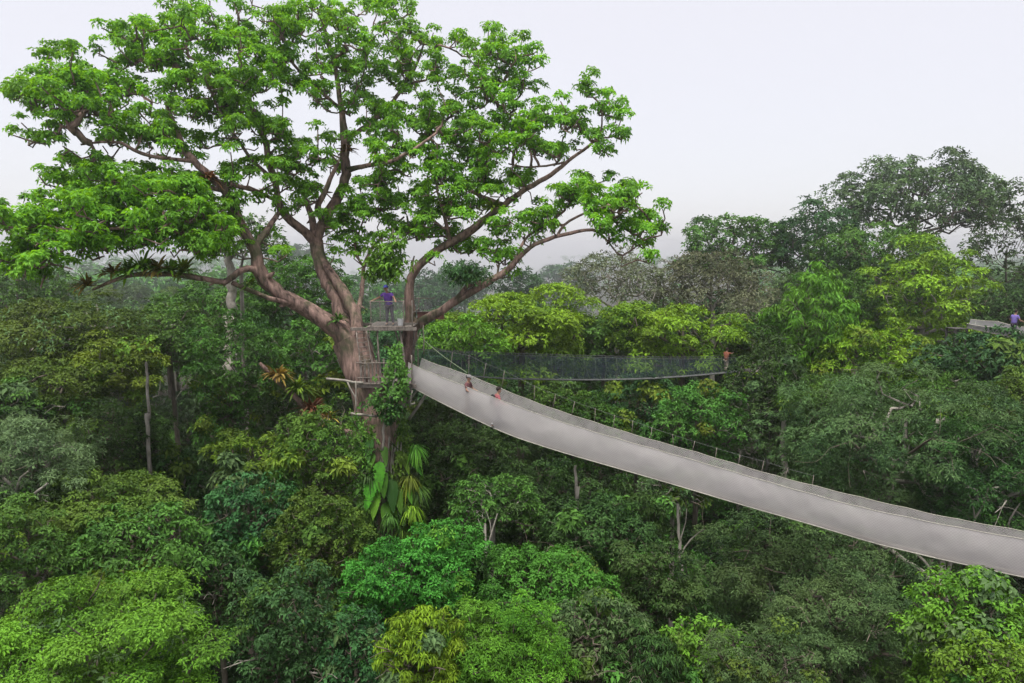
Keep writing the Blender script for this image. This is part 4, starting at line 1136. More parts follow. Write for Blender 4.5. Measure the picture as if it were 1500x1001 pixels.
# ------------------------------------------------------------------ the platforms on the giant tree
DZ = float(P(570, 478, 33.7)[2])
dx0, dx1 = float(P(538, 478, 33.7)[0]), float(P(606, 478, 33.7)[0])
dy0 = float(P(570, 478, 33.5)[1]); dy1 = dy0 + 2.5
plat = empty('viewing_platform', ((dx0 + dx1) / 2, (dy0 + dy1) / 2, DZ), 'wooden viewing platform with railing wedged between the giant tree\'s stems', 'platform')
nb = 9
bw = (dx1 - dx0) / nb
for k in range(nb):
    o = add_obj('deck_board', box_mesh('deck_board', (bw - 0.018, dy1 - dy0, 0.045), 0.004), plat, WOOD, False)
    o.location = (dx0 + (k + .5) * bw - plat.location.x, 0.01 * (k % 3), -0.024)


def pbar(parent, name, a, b, r, mat, sides=6, taper=1.0):
    return beam(name, a, b, r, parent, mat, sides, taper, 0.012, int(abs(a[0] * 100 + b[2] * 37)) % 997)


def wz(x, y, dd):   # a pixel at depth, for the timber work
    return P(x, y, dd)


for z_, yy_ in ((DZ - 0.12, dy0 + 0.06), (DZ - 0.12, dy1 - 0.2)):
    o = add_obj('joist', box_mesh('joist', (dx1 - dx0 + 0.9, 0.09, 0.14), 0.006), plat, WOOD, False)
    o.location = (-0.3, yy_ - plat.location.y, -0.12)
for x, yb in ((dx0 + .20, dy0 + .05), (dx1 - .42, dy0 + .05), (dx1 - .04, dy0 + .05), (dx0 + .20, dy1 - .06), (dx1 - .04, dy1 - .06)):
    pbar(plat, 'rail_post', (x, yb, DZ - 0.1), (x, yb, DZ + 1.2), 0.03, WOOD)
for a, b in (((dx0 + .12, dy0 + .05, DZ + 1.13), (dx1 - .36, dy0 + .05, DZ + 1.15)), ((dx0 + .2, dy0 + .05, DZ + 1.12), (dx0 + .2, dy1 - .06, DZ + 1.14)), ((dx0 + .2, dy1 - .06, DZ + 1.14), (dx1 + .75, dy1 - .06, DZ + 1.14)), ((dx1 - .04, dy0 + .05, DZ + 0.62), (dx1 - .04, dy1 - .06, DZ + 0.62))):
    pbar(plat, 'rail', a, b, 0.024, WOOD)
prg = np.random.default_rng(5)
RAIL_NET = net_mat('railing_mesh', (0.26, 0.25, 0.24), (0.36, 0.35, 0.34), 0.10, 0.24)


def flat_net(parent, a, b, h, name='railing_net'):
    t = np.linspace(0, 1, 10)[:, None]
    A = np.array(a) + (np.array(b) - np.array(a)) * t
    B = A - np.array([0, 0, h])
    sheet(name, A, B, 4, np.zeros((10, 3)) + np.array([0, 0.02, 0]), parent, RAIL_NET, prg, 0.008)


flat_net(plat, (dx0 + .22, dy0 + .05, DZ + 1.11), (dx1 - .44, dy0 + .05, DZ + 1.12), 1.08)
flat_net(plat, (dx0 + .22, dy1 - .06, DZ + 1.11), (dx1 + .6, dy1 - .06, DZ + 1.12), 1.0)
o = add_obj('kickboard', box_mesh('kickboard', (1.3, 0.05, 0.36), 0.006), plat, WOOD_R, False)
o.location = (dx1 + .55 - plat.location.x, dy1 - .15 - plat.location.y, .30)
o = add_obj('capping_board', box_mesh('capping_board', (1.32, 0.14, 0.03), 0.004), plat, WOOD, False)
o.location = (dx1 + .55 - plat.location.x, dy1 - .15 - plat.location.y, .50)
LZ = float(P(590, 562, 33.3)[2])
for a, b, r in ((wz(586, 482, 33.8), wz(594, 545, 33.8), .06), (wz(579, 484, 34.4), wz(589, 520, 34.6), .05), (wz(553, 480, 33.7), wz(556, 550, 33.8), .045), (wz(620, 476, 35), wz(621, 520, 35), .028), (wz(607, 480, 35.4), wz(606, 530, 35.3), .05), (wz(536, 484, 33.9), wz(552, 520, 34.3), .03), (wz(616, 486, 35.3), wz(603, 520, 35.2), .03), (wz(541, 486, 35.4), wz(541, 545, 35.2), .035)):
    pbar(plat, 'support_pole', a, b, r, WOOD)

land = empty('landing_platform', (float(P(570, 562, 34)[0]), float(P(570, 562, 34)[1]), LZ), 'lower wooden landing with slatted fence where the pale walkway leaves the giant tree', 'platform')
lx0, lx1 = float(P(527, 560, 33.6)[0]), float(P(606, 560, 33.6)[0])
ly0 = float(P(570, 560, 33.3)[1])
nb = 9
bw = (lx1 - lx0) / nb
for k in range(nb):
    o = add_obj('deck_board', box_mesh('deck_board', (bw - 0.02, 2.4, 0.045), 0.004), land, WOOD, False)
    o.location = (lx0 + (k + .5) * bw - land.location.x, ly0 + 1.2 - land.location.y, -0.024)
for k in range(8):      # the slats of the fence left of the vine
    x = lx0 + 0.12 + k * 0.175
    hgt = 1.02 + 0.10 * math.sin(k * 2.3)
    o = add_obj('fence_slat', box_mesh('fence_slat', (0.085, 0.025, hgt), 0.004), land, WOOD, False)
    o.location = (x - land.location.x, ly0 + .06 - land.location.y, hgt / 2 + .02)
    o.rotation_euler = (0, 0.02 * math.sin(k * 1.7), 0)
pbar(land, 'rail', (lx0 - .1, ly0 + .03, LZ + .95), (lx0 + 1.5, ly0 + .03, LZ + .93), 0.025, WOOD)
pbar(land, 'rail', (lx0 - .1, ly0 + .03, LZ + .25), (lx0 + 1.5, ly0 + .03, LZ + .27), 0.022, WOOD)
for x, yb in ((lx1 - .05, ly0 + .05), (lx1 - .05, ly0 + 2.3), (lx0 + .5, ly0 + 2.3), (lx1 - .95, ly0 + 2.3)):
    pbar(land, 'rail_post', (x, yb, LZ - .1), (x, yb, LZ + 1.3), 0.035, WOOD)
for a, b, r in ((wz(478, 555, 33.2), wz(532, 561, 33.3), .06), (wz(509, 560, 33.2), wz(523, 588, 33.3), .035), (wz(521, 558, 33.2), wz(522, 606, 33.2), .035), (wz(511, 605, 33.0), wz(553, 610, 33.0), .065),
                (wz(606, 566, 33.5), wz(574, 598, 33.7), .05), (wz(614, 568, 33.8), wz(590, 600, 33.9), .05), (wz(627, 574, 34), wz(599, 615, 34.2), .07), (wz(570, 602, 33.1), wz(608, 591, 33.3), .05), (wz(596, 566, 34.4), wz(584, 620, 34.6), .06), (wz(604, 572, 33.2), wz(600, 596, 33.2), .035)):
    pbar(land, 'brace', a, b, r, BARK_P)
for yy_ in (ly0 + .1, ly0 + 2.2):
    o = add_obj('joist', box_mesh('joist', (lx1 - lx0 + .3, 0.1, 0.16), 0.006), land, WOOD, False)
    o.location = ((lx0 + lx1) / 2 - land.location.x, yy_ - land.location.y, -.13)

lad = empty('wooden_ladder', P(546, 536, 33.5), 'steep wooden ladder against the giant trunk, from the landing up to the viewing platform', 'ladder')
a0, a1 = P(528, 540, 33.3), P(522, 486, 33.6)
b0, b1 = P(545, 536, 33.5), P(537, 484, 33.8)
pbar(lad, 'ladder_rail', a0, a1, .03, WOOD); pbar(lad, 'ladder_rail', b0, b1, .03, WOOD)
for k in range(8):
    t = (k + .5) / 8
    pbar(lad, 'rung', a0 + (a1 - a0) * t, b0 + (b1 - b0) * t, .018, WOOD)

WHITE = surf_mat('white_plastic', (0.55, 0.55, 0.55), (0.72, 0.72, 0.72), 9, 0.4)
bk = empty('bucket', (float(P(587, 475, 34.0)[0]), dy0 + .42, DZ), 'white bucket on the viewing platform beside the purple-clad person', 'bucket')
bm = bmesh.new()
prof = [(0.0, .005), (.105, .005), (.115, .02), (.14, .30), (.148, .30), (.148, .32), (.132, .32), (.108, .03), (0.0, .03)]
vv = [bm.verts.new((r, 0, z)) for r, z in prof]
ee = [bm.edges.new((vv[i], vv[i + 1])) for i in range(len(vv) - 1)]
bmesh.ops.spin(bm, geom=vv + ee, cent=(0, 0, 0), axis=(0, 0, 1), angle=2 * math.pi, steps=20)
bmesh.ops.remove_doubles(bm, verts=bm.verts, dist=1e-4)
me = bpy.data.meshes.new('shell'); bm.to_mesh(me); bm.free()
add_obj('shell', me, bk, WHITE, False)
t = np.linspace(0, math.pi, 13)
add_obj('handle', Tubes().add(np.stack([.15 * np.cos(t), .05 * np.sin(t), .28 + .10 * np.sin(t)], 1), .006, 5).mesh('handle'), bk, ROPE_D, False)

# ------------------------------------------------------------------ people
def skin_mesh(name, verts, edges, rads, sub=1):
    me = bpy.data.meshes.new(name + '_tmp')
    me.from_pydata([tuple(v) for v in verts], edges, [])
    ob = bpy.data.objects.new(name + '_tmp', me)
    col.objects.link(ob)
    sk = ob.modifiers.new('skin', 'SKIN'); sk.use_smooth_shade = True
    if not me.skin_vertices:
        me.attributes.new  # (layer is made by the modifier)
    lay = me.skin_vertices[0] if me.skin_vertices else None
    if lay is None:
        bm = bmesh.new(); bm.from_mesh(me); bm.verts.layers.skin.verify(); bm.to_mesh(me); bm.free()
        lay = me.skin_vertices[0]
    for i, r in enumerate(rads):
        r = r if isinstance(r, tuple) else (r, r)
        lay.data[i].radius = r
        lay.data[i].use_root = (i == 0)
    sb = ob.modifiers.new('sub', 'SUBSURF'); sb.levels = sub; sb.render_levels = sub
    dg = bpy.context.evaluated_depsgraph_get()
    res = bpy.data.meshes.new_from_object(ob.evaluated_get(dg))
    res.name = name
    for p in res.polygons:
        p.use_smooth = True
    bpy.data.objects.remove(ob); bpy.data.meshes.remove(me)
    return res


SKIN = surf_mat('skin', (0.30, 0.17, 0.115), (0.38, 0.22, 0.15), 12, 0.55)


def cloth(name, c):
    return surf_mat(name, tuple(v * .8 for v in c), tuple(min(1, v * 1.15) for v in c), 9, 0.9)


def person(label, loc, heading, arms, lean, shirt, trousers, hair, legs=None, hat=None, backpack=None, scale=1.0, long_sleeve=False, shoes=None):
    root = empty('person', loc, label, 'person')
    root.rotation_euler = (0, 0, heading)
    root.scale = (scale,) * 3
    ln = lambda z: lean * max(0, z - 0.95) ** 1.1           # the trunk leans towards +y
    T = lambda x, y, z: np.array([x, y + ln(z), z])
    V, E, Rd = [], [], []

    def add(p, r, par=None):
        V.append(np.array(p, float)); Rd.append(r)
        if par is not None:
            E.append((par, len(V) - 1))
        return len(V) - 1
    pel = add((0, 0, .95), (.135, .10))
    wai = add(T(0, 0, 1.10), (.125, .09), pel)
    che = add(T(0, .0, 1.28), (.15, .10), wai)
    nb_ = add(T(0, 0, 1.43), (.075, .07), che)
    nk = add(T(0, .015, 1.50), (.052, .055), nb_)
    h1 = add(T(0, .045, 1.565), (.066, .078), nk)
    h2 = add(T(0, .035, 1.645), (.078, .097), h1)
    h3 = add(T(0, .02, 1.715), (.062, .08), h2)
    S, Tm = {}, {}
    for sx, (el, wr) in zip((-1, 1), arms):
        sh = add(T(sx * .185, 0, 1.385), .058, che)
        e = add(el, .042, sh)
        w = add(wr, .030, e)
        dv = nrmz((np.array(wr) - np.array(el))[None])[0]
        side = nrmz(np.cross(dv, [0, 0.3, 1.0])[None])[0]
        up = np.cross(side, dv)
        pm = add(np.array(wr) + dv * .06, (.036, .02), w)
        kn = np.array(wr) + dv * .10
        for q, (o, l) in enumerate(((-.030, .062), (-.010, .074), (.010, .070), (.029, .054))):
            f1 = add(kn + side * o + dv * .01, .0095, pm)
            f2 = add(kn + side * o * 1.05 + dv * l * .6 - up * .012, .0088, f1)
            add(kn + side * o * 1.05 + dv * l - up * .035, .0078, f2)
        t1 = add(np.array(wr) + dv * .035 - side * .045, .0115, pm)
        add(np.array(wr) + dv * .07 - side * .065 - up * .012, .0095, t1)
        S[sx] = (V[sh].copy(), np.array(el), np.array(wr))
    lg = legs or [((-.10, .01, .50), (-.11, -.02, .08)), ((.10, .01, .50), (.11, -.02, .08))]
    for sx, (kn, an) in zip((-1, 1), lg):
        hp_ = add((sx * .09, 0, .87), .088, pel)
        k_ = add(kn, .058, hp_)
        a_ = add(an, .042, k_)
        add(np.array(an) + np.array([sx * .015, .16, -.045]), (.04, .03), a_)
        Tm[sx] = (V[hp_].copy(), np.array(kn), np.array(an))
    nose = add(V[h1] + np.array([0, .095, .035]), .012, h1)
    for sx in (-1, 1):
        add(V[h2] + np.array([sx * .088, -.01, -.035]), .014, h2)
    add_obj('body', skin_mesh('body', V, E, Rd), root, SKIN, False)
    head = V[h2]
    for sx in (-1, 1):
        bm = bmesh.new(); bmesh.ops.create_uvsphere(bm, u_segments=8, v_segments=6, radius=.012)
        me = bpy.data.meshes.new('eye'); bm.to_mesh(me); bm.free()
        add_obj('eye', me, root, ROPE_D, False).location = Vector(head + np.array([sx * .032, .098, -.012]))
    bm = bmesh.new(); bmesh.ops.create_icosphere(bm, subdivisions=3, radius=1)
    for v in bm.verts:
        x, y, z = v.co
        if z < -0.1 and y > -0.2:
            z = -0.1 + (z + .1) * .15; 
        v.co = (x * .098, y * .118 - (.012 if y < 0.3 else .02), z * .112)
    me = bpy.data.meshes.new('hair'); bm.to_mesh(me); bm.free()
    o = add_obj('hair', me, root, hair, False); o.location = Vector(head + np.array([0, -.012, .038]))
    if hat is not None:
        bm = bmesh.new(); bmesh.ops.create_icosphere(bm, subdivisions=3, radius=1)
        for v in bm.verts:
            x, y, z = v.co
            if z < 0: z *= .1
            v.co = (x * .106, y * .125, z * .115)
        bmesh.ops.create_cone(bm, cap_ends=True, segments=20, radius1=.09, radius2=.088, depth=.012, matrix=Matrix.Translation((0, .12, .004)))
        me = bpy.data.meshes.new('cap'); bm.to_mesh(me); bm.free()
        o = add_obj('cap', me, root, hat, False); o.location = Vector(head + np.array([0, 0, .045]))
    # shirt
    sv, se, sr = [], [], []

    def sadd(p, r, par=None):
        sv.append(np.array(p, float)); sr.append(r)
        if par is not None: se.append((par, len(sv) - 1))
        return len(sv) - 1
    a0_ = sadd((0, .005, .86), (.178, .150)); a = sadd((0, ln(.96), .97), (.185, .155), a0_); b = sadd(T(0, 0, 1.10), (.178, .145), a); c = sadd(T(0, 0, 1.28), (.20, .155), b); sadd(T(0, 0, 1.425), (.088, .082), c)
    for sx in (-1, 1):
        sh, el, wr = S[sx]
        s1 = sadd(sh + np.array([0, 0, .004]), .076, c)
        s2 = sadd(sh + (el - sh) * (.97 if long_sleeve else .75), .060, s1)
        if long_sleeve:
            sadd(el + (wr - el) * .85, .048, s2)
    add_obj('shirt', skin_mesh('shirt', sv, se, sr), root, shirt, False)
    tv, te, trr = [np.array([0, 0, .97])], [], [(.165, .13)]
    for sx in (-1, 1):
        hp_, kn, an = Tm[sx]
        k0 = len(tv)
        tv += [hp_, kn, an + np.array([0, 0, .02])]; trr += [.108, .078, .068]
        te += [(0, k0), (k0, k0 + 1), (k0 + 1, k0 + 2)]
    add_obj('trousers', skin_mesh('trousers', tv, te, trr), root, trousers, False)
    for sx in (-1, 1):
        an = Tm[sx][2]
        me = skin_mesh('shoe', [an + np.array([0, -.03, -.035]), an + np.array([sx * .008, .07, -.045]), an + np.array([sx * .015, .17, -.055])], [(0, 1), (1, 2)], [(.048, .045), (.05, .04), (.045, .025)])
        add_obj('shoe', me, root, shoes or ROPE_D, False)
    if backpack is not None:
        me = box_mesh('backpack', (.30, .17, .44), .05)
        o = add_obj('backpack', me, root, backpack, False); o.location = Vector(T(0, -.20, 1.22)); o.rotation_euler = (-math.atan(lean), 0, 0)
    return root


PURPLE = cloth('cloth_purple', (0.16, 0.07, 0.36)); CHAR = cloth('cloth_charcoal', (0.07, 0.06, 0.085)); BLUE = cloth('cloth_blue', (0.07, 0.08, 0.34))
MAROON = cloth('cloth_maroon', (0.13, 0.055, 0.06)); BEIGE = cloth('cloth_beige', (0.42, 0.36, 0.28)); ORANGE = cloth('cloth_brick_orange', (0.24, 0.085, 0.05)); PALE = cloth('cloth_pale_grey', (0.45, 0.43, 0.44))
CAPG = cloth('cloth_dull_grey', (0.20, 0.19, 0.19))
ROSE = cloth('cloth_rose_red', (0.26, 0.08, 0.09)); BLACK = cloth('cloth_black', (0.018, 0.018, 0.02)); HAIR = cloth('dark_hair', (0.022, 0.015, 0.012)); DENIM = cloth('cloth_denim', (0.10, 0.12, 0.20))

px_ = float(P(571, 470, 34.1)[0])
person('person in purple top and blue cap leaning on the viewing platform railing, arms spread', (px_, dy0 + .55, DZ), math.pi - .25,
       [((-.34, .25, 1.25), (-.46, .44, 1.16)), ((.36, .22, 1.24), (.50, .42, 1.16))], 0.42, PURPLE, CHAR, HAIR,
       legs=[((-.14, .02, .49), (-.17, -.04, .08)), ((.11, .0, .49), (.13, -.05, .08))], hat=BLUE, scale=1.06)


def on_walk(fn, ff, x):
    i = int(np.argmin(np.abs(to_px(fn)[0] - x)))
    return (fn[i] + ff[i]) / 2 + np.array([0, 0, .02])


person('person in dark maroon top and dull cap in the pale walkway, nearer the giant tree', on_walk(m_fn, m_ff, 681), -2.0,
       [((-.30, .10, 1.12), (-.24, .32, 1.05)), ((.30, .12, 1.12), (.22, .32, 1.04))], .08, MAROON, BEIGE, HAIR, hat=CAPG, scale=.98)
person('person in rose-red top with black backpack in the pale walkway', on_walk(m_fn, m_ff, 726), -1.3,
       [((-.32, .06, 1.12), (-.40, .26, 1.00)), ((.34, .10, 1.14), (.42, .32, 1.06))], .16, ROSE, PALE, HAIR, backpack=BLACK, long_sleeve=True,
       legs=[((-.10, .12, .50), (-.10, .02, .08)), ((.10, .02, .50), (.10, -.22, .10))])
person('person in brick-orange shirt and beige trousers at the dark walkway\'s far end', on_walk(f_fn, f_ff, 1069), -.75,
       [((-.28, .22, 1.33), (-.24, .50, 1.36)), ((.28, .22, 1.34), (.24, .50, 1.37))], .05, ORANGE, BEIGE, HAIR,
       legs=[((-.10, .10, .50), (-.10, .12, .08)), ((.10, -.04, .50), (.11, -.20, .09))], shoes=DENIM)
person('person in violet shirt standing in the short grey walkway at the right edge', on_walk(r_fn, r_ff, 1483), -1.2,
       [((-.32, .06, 1.12), (-.34, .28, 1.06)), ((.32, .06, 1.12), (.34, .28, 1.06))], .12, cloth('cloth_violet', (0.16, 0.12, 0.36)), CHAR, HAIR)

# ------------------------------------------------------------------ plants that grow on the giant tree
def blade(base, dirv, up, L, W, droop, segs=6, wid=lambda t: np.sin(np.pi * np.clip(t * .92 + .06, 0, 1)) ** .7, fold=.18):
    """one leaf: a curved, folded strip"""
    dirv = nrmz(np.asarray(dirv, float)[None])[0]
    s = nrmz(np.cross(dirv, up)[None])[0]
    t = np.linspace(0, 1, segs + 1)
    pts = np.asarray(base, float) + dirv * (t * L)[:, None] - np.array([0, 0, 1.0]) * (droop * L * t ** 2)[:, None]
    tan = nrmz(np.gradient(pts, axis=0))
    nn = nrmz(np.cross(s, tan))
    nn *= np.sign(nn[:, 2:3] + 1e-9) if abs(dirv[2]) < .9 else 1
    w = (wid(t) * W * .5)[:, None]
    V = np.concatenate([pts - s * w + nn * w * fold, pts, pts + s * w + nn * w * fold])
    m = segs + 1
    F = []
    for i in range(segs):
        F += [[i, i + 1, m + i + 1, m + i], [m + i, m + i + 1, 2 * m + i + 1, 2 * m + i]]
    return V, np.array(F)


def strap_tuft(name, label, c, n, L, W, mat, seed, droop=.45, cat='fern', group=None, up=.9, out=(0, -.3, 0), mats=None):
    rng = np.random.default_rng(seed)
    Vs, Fs, va, k0 = [], [], [], 0
    for k in range(n):
        dv = nrmz((rng.normal(0, 1, 3) * np.array([1, 1, .4]) + np.array([0, 0, up]) + np.array(out))[None])[0]
        v, f = blade(np.asarray(c) + dv * .04, dv, np.array([.1, .2, 1.0]), L * rng.uniform(.6, 1.15), W * rng.uniform(.7, 1.2), droop * rng.uniform(.5, 1.5), 5)
        Vs.append(v); Fs.append(f + k0); k0 += len(v)
        va += [rng.uniform(0, 1)] * len(f)
    root = empty(name, c, label, cat, group)
    o = add_obj('leaves', tri_mesh('leaves', np.concatenate(Vs), np.concatenate(Fs), np.array(va)), root, LM[mat])
    o['kind'] = 'stuff'
    return root


for k, (x, y, dz, n, L, mat, what) in enumerate([
        (166, 402, -5.4, 60, .85, 'straw', 'small yellowish bromeliad at the outer end of the giant\'s low left branch'),
        (188, 398, -5.1, 60, .80, 'yellow', 'yellowish bromeliad second from the outer end of the low left branch'),
        (208, 396, -5.0, 80, 1.25, 'lime', 'tallest green fern clump on the low left branch'),
        (230, 397, -4.7, 60, .95, 'straw', 'dry straw-coloured bromeliad in the middle of the low left branch'),
        (248, 398, -4.4, 60, 1.0, 'yellow', 'yellow-green fern clump right of the dry one on the low left branch'),
        (268, 400, -4.1, 60, 1.0, 'olivey', 'golden-green fern clump nearest the bend of the low left branch'),
        (128, 420, -5.8, 50, .8, 'straw', 'yellow bromeliad hanging off the tip of the low left branch'),
        (408, 552, -2.6, 80, .95, 'straw', 'straw-brown fern clump upper left of the platform braces'),
        (436, 572, -2.4, 90, 1.0, 'olivey', 'green-gold fern clump between the brown ones left of the giant trunk'),
        (456, 602, -2.2, 90, 1.0, 'rust', 'rust-brown dying fern clump just left of the giant trunk'),
        (480, 614, -2.0, 60, .8, 'straw', 'pale withered fern clump nearest the giant trunk'),
        (432, 250, -.2, 40, .7, 'olive', 'drab fern clump high in the giant\'s crown left of its middle limb'),
        (507, 222, 1.6, 46, .7, 'rust', 'brown epiphyte mass where the middle limb splits high up'),
        (306, 262, -2.9, 40, .65, 'rust', 'brown epiphyte clump at the top bend of the long left limb'),
        (722, 306, .1, 44, .8, 'olivey', 'golden-green fern clump high on the vertical right limb'),
        (652, 300, .1, 40, .7, 'olive', 'olive fern clump on the twig above the right limb\'s fork'),
        (366, 418, -2.6, 40, .6, 'olive', 'small olive fern under the elbow of the long left limb'),
        (496, 470, -.6, 40, .6, 'mid', 'small green fern on the giant\'s main fork beside the platform'),
        (686, 412, -.6, 60, 1.35, 'dark', 'large round dark fern perched on the lower right limb'),
        (1376, 866, 0, 44, .55, 'rust', 'red bromeliad in the fork of the pale limbs below the walkway')]):
    dd = GD + dz if x < 1000 else 29.2
    strap_tuft('fern' if 'fern' in what else 'bromeliad', what, P(x, y, dd), n, L, .12, mat, 40 + k, cat='fern' if 'fern' in what else 'bromeliad', group='ferns and bromeliads on the giant tree' if x < 1000 else None)

# climbing vine that wraps the bole below the deck
vr = np.random.default_rng(21)
vine = empty('climbing_vine', P(568, 640, 33.1), 'bright leafy vine climbing the giant trunk beside the landing fence', 'vine')
path = [P(x, y, d_) for x, y, d_ in [(560, 660, 33.1), (563, 620, 32.9), (572, 585, 32.7), (578, 550, 32.6), (580, 515, 32.7)]]
p2, r2 = smooth_path(path, [.06, .06, .05, .045, .02], .3, vr, .4)
add_obj('stem', Tubes().add(p2, r2, 6).mesh('stem'), vine, BARK_P)
Ps = []
for x, y, ax, ay, m in ((580, 520, 9, 14, 45), (582, 546, 13, 18, 60), (574, 570, 18, 18, 70), (557, 590, 18, 12, 50), (576, 598, 14, 12, 40), (566, 612, 10, 10, 20), (592, 565, 6, 18, 25)):
    u = vr.normal(0, .55, (m, 3))
    Ps += [P(x + q[0] * ax, y + q[1] * ay, 32.75 + q[2] * .35) for q in u]
Ps = np.array(Ps)
Ns = nrmz(vr.normal(0, .5, Ps.shape) + np.array([0, -.7, .6]))
V, T, va = leaves(Ps, Ns, 5, .19, .125, .15, vr, .35, fine=True, var=np.clip((Ps[:, 2] - P(575, 600, 33)[2]) / 2.6 + vr.normal(.1, .2, len(Ps)), 0, 1))
o = add_obj('leaves', tri_mesh('leaves', V, T, va), vine, LM['mid']); o['kind'] = 'stuff'

# big-leaved climber lower on the bole, every leaf its own
aro = empty('big_leaved_climber', P(560, 770, 33.4), 'climber with huge bright leaves hanging on the giant trunk above the emerald domes', 'climber')
heart = lambda t: (np.clip(t / .16, 0, 1) ** .55) * np.clip(1.12 - 1.0 * np.abs(t - .33) ** 1.5 * 1.6 - .12, 0, 1) * np.clip((1.0 - t) / .12, 0.03, 1) ** .7
BIG = [(543, 640, -.85, -.05, .95, .40), (540, 652, -.9, -.25, .85, .34), (556, 676, -1.1, .05, 1.05, .56), (560, 690, -1.15, .12, .95, .5), (547, 704, -1.1, -.2, 1.1, .58), (552, 718, -1.1, -.1, 1.0, .52), (573, 702, -1.05, .12, 1.15, .58), (580, 712, -1.0, .25, 1.0, .5),
       (588, 662, -.85, .45, .85, .36), (598, 668, -.75, .95, .9, .3), (583, 658, -.8, .2, .7, .3), (566, 735, -1.1, 0, .95, .46), (534, 726, -.9, -.45, .95, .28), (538, 742, -.95, -.3, .95, .26), (545, 748, -1, -.15, .9, .28), (531, 708, -.85, -.6, .8, .26),
       (592, 698, -.85, .35, 1.0, .42), (600, 712, -.8, .5, .9, .36), (586, 734, -1.0, .2, .9, .42), (575, 742, -1.05, .05, .8, .4), (548, 664, -.95, -.3, .8, .34), (562, 654, -.95, .2, .7, .34)]
for k, (x, y, dz, sl, L, W) in enumerate(BIG):
    b = P(x, y, GD + dz)
    v, f = blade(b, np.array([sl, -.42, -.55 - .2 * vr.uniform()]), np.array([sl * .3, -1.0, .5]), L, W, .42, 18, lambda t: heart(t) * (.80 + .34 * np.abs(np.sin(t * 27 + k))), .22)
    add_obj('leaf', tri_mesh('leaf', v, f, np.full(len(f), vr.uniform(.1, 1)), smooth=True), aro, LM['aroid' if k in (2, 4, 9, 3) else 'bright' if k % 3 else 'mid'])
    st = [P(564, y - 14, GD - .6), (P(564, y - 14, GD - .6) + b) / 2 + np.array([0, -.12, .14]), b]
    add_obj('petiole', Tubes().add(smooth_path(st, [.022, .018, .014], .15)[0], .018, 5).mesh('petiole'), aro, LM['mid'])

for k, (x, y, dz, n, L, mat, what) in enumerate([
        (604, 742, -.9, 70, .95, 'yellow', 'yellow-green fern skirt on the right of the giant trunk above the emerald domes'),
        (600, 700, -.8, 40, 1.0, 'olivey', 'long-leaved fern right of the huge bright leaves'),
        (536, 740, -.9, 40, 1.0, 'mid', 'dark green hanging fern left of the huge bright leaves'),
        (590, 772, -.8, 40, .8, 'olivey', 'fern clump lowest on the giant trunk'),
        (608, 655, -.6, 40, .9, 'bright', 'fresh fern fan under the right-hand braces'),
        (614, 715, -.7, 44, .85, 'mid', 'green fern at the right rim of the trunk plants'),
        (540, 690, -.9, 40, .8, 'dark', 'dark fern at the left rim of the trunk plants'),
        (572, 755, -1.1, 50, .85, 'mid', 'green fern hanging in the middle below the huge leaves'),
        (612, 765, -.8, 44, .7, 'lime', 'lime fern at the lower right of the trunk plants')]):
    strap_tuft('hanging_fern', what, P(x, y, GD + dz), int(n * 2.2), L * .72, .065, mat, 70 + k, droop=1.1, up=.35, out=(.1 if x > 570 else -.2, -.5, 0), group='ferns on the lower trunk')

# creepers that hide most of the lower bole
for k, (lab, mat_, spots) in enumerate([
        ('dull green creeper clothing the left side of the giant trunk below the landing', 'mid', ((528, 640, 8, 30, 70), (534, 690, 9, 34, 80), (540, 745, 10, 30, 80), (550, 790, 10, 20, 40))),
        ('olive creeper clothing the right side of the giant trunk below the braces', 'olive', ((590, 640, 9, 26, 60), (584, 690, 9, 34, 80), (590, 745, 12, 30, 90), (594, 780, 10, 18, 50)))]):
    cr_ = empty('creeper', P(spots[2][0], spots[2][1], 33.6), lab, 'creeper')
    Ps = np.array([P(x + q[0] * ax, y + q[1] * ay, 33.75 + q[2] * .35) for x, y, ax, ay, m in spots for q in vr.normal(0, .6, (m, 3))])
    V, T, va = leaves(Ps, nrmz(vr.normal(0, .5, Ps.shape) + np.array([0, -.6, .6])), 5, .20, .10, 0, vr, .5)
    o = add_obj('leaves', tri_mesh('leaves', V, T, va), cr_, LM[mat_]); o['kind'] = 'stuff'
    st = [P(s_[0] + (6 if k == 0 else -6), s_[1], 34.0) for s_ in spots]
    add_obj('stem', Tubes().add(smooth_path(st, [.035] * 4, .3, vr, .6)[0], .03, 5).mesh('stem'), cr_, BARK_D)

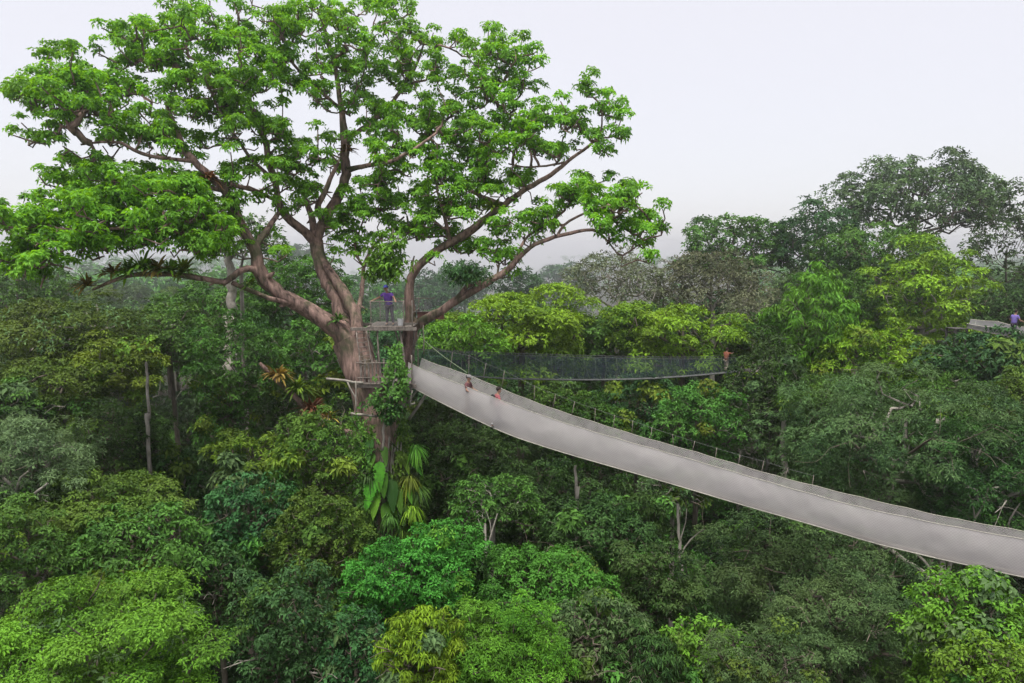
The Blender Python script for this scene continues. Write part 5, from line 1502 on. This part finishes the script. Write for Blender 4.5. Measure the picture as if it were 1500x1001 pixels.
# pale bare poles that stand in the dark openings
for lab, d_, runs in (
        ('straight pale pole-like dead trunk in the dark gap left of the giant tree', 33.0, [([(219, 700), (218, 610), (214, 530)], .085, .055), ([(224, 582), (232, 580), (235, 558)], .035, .02)]),
        ('pale forked slender trunk in the dark gap under the walkway\'s middle', 29.0, [([(998, 900), (996, 820), (993, 738)], .085, .05), ([(998, 812), (1012, 790), (1032, 775)], .04, .018), ([(997, 790), (1004, 765), (1006, 745)], .03, .015)]),
        ('short pale trunk in the black gap under the walkway\'s left part', 31.5, [([(846, 790), (845, 735), (843, 682)], .08, .06)]),
        ('thin pale leaning stems above the emerald domes', 26.8, [([(711, 850), (712, 812), (720, 782), (729, 752)], .045, .025), ([(714, 806), (708, 780), (700, 760)], .03, .015), ([(720, 784), (718, 766), (712, 748)], .022, .01)])):
    b_ = P(runs[0][0][0][0], runs[0][0][0][1], d_)
    gz_ = float(ground_z(b_[0], b_[1]))
    pr = empty('dead_tree', (b_[0], b_[1], gz_), lab, 'tree')
    for q, (pts, r1, r2_) in enumerate(runs):
        w_ = [P(x, y, d_) for x, y in pts]
        if q == 0:
            w_ = [np.array([b_[0], b_[1], gz_ - .2])] + w_
        p2, rr = smooth_path(w_, np.linspace(r1 * (1.3 if q == 0 else 1), r2_, len(w_)), .3, vr, .3)
        add_obj('trunk' if q == 0 else 'limb', Tubes().add(p2, rr, 7).mesh('trunk'), pr, BARK_P)

# leafy ball that hangs above the viewing platform
ep = empty('hanging_plant', P(572, 350, 33.6), 'dense leafy plant hanging right above the purple-clad person', 'plant')
pts = [P(576, 335, 34.6), P(574, 352, 34), P(571, 380, 33.8), P(570, 395, 33.7)]
add_obj('stem', Tubes().add(smooth_path(pts, [.03] * 4, .2)[0], .03, 5).mesh('stem'), ep, BARK_D)
Ps = []
for x, y, ax, ay, m in ((565, 372, 26, 18, 60), (574, 386, 24, 18, 70), (552, 394, 20, 14, 40), (568, 398, 22, 10, 40), (578, 358, 16, 16, 30)):
    Ps += [P(x + q[0] * ax, y + q[1] * ay, 33.6 + q[2] * .5) for q in vr.normal(0, .5, (m, 3))]
Ps = np.array(Ps)
V, T, va = leaves(Ps, nrmz(vr.normal(0, .5, Ps.shape) + np.array([0, -.4, .7])), 6, .27, .12, -.1, vr, .6, fine=True)
o = add_obj('leaves', tri_mesh('leaves', V, T, va), ep, LM['bright']); o['kind'] = 'stuff'
pp = empty('perched_shrub', P(686, 418, 33.6), 'round grey-green shrub perched on the lower right limb around a dark fern', 'plant')
add_obj('stem', Tubes().add([P(684, 424, 33.8), P(684, 412, 33.7), P(680, 404, 33.6)], [.05, .04, .03], 6).mesh('stem'), pp, BARK_D)
Ps = np.array([P(682 + q[0] * 34, 402 + q[1] * 15 - 3 * (1 - q[0] ** 2), 33.6 + q[2] * .9) for q in np.clip(vr.normal(0, .5, (260, 3)), -1.1, 1.1)])
V, T, va = leaves(Ps, nrmz(vr.normal(0, .4, Ps.shape) + np.array([0, -.2, .9])), 6, .19, .075, .05, vr, .3, fine=True)
o = add_obj('leaves', tri_mesh('leaves', V, T, va), pp, LM['teal']); o['kind'] = 'stuff'
scene['tri_total'] = TRI[0]
print('TRI total', TRI[0])
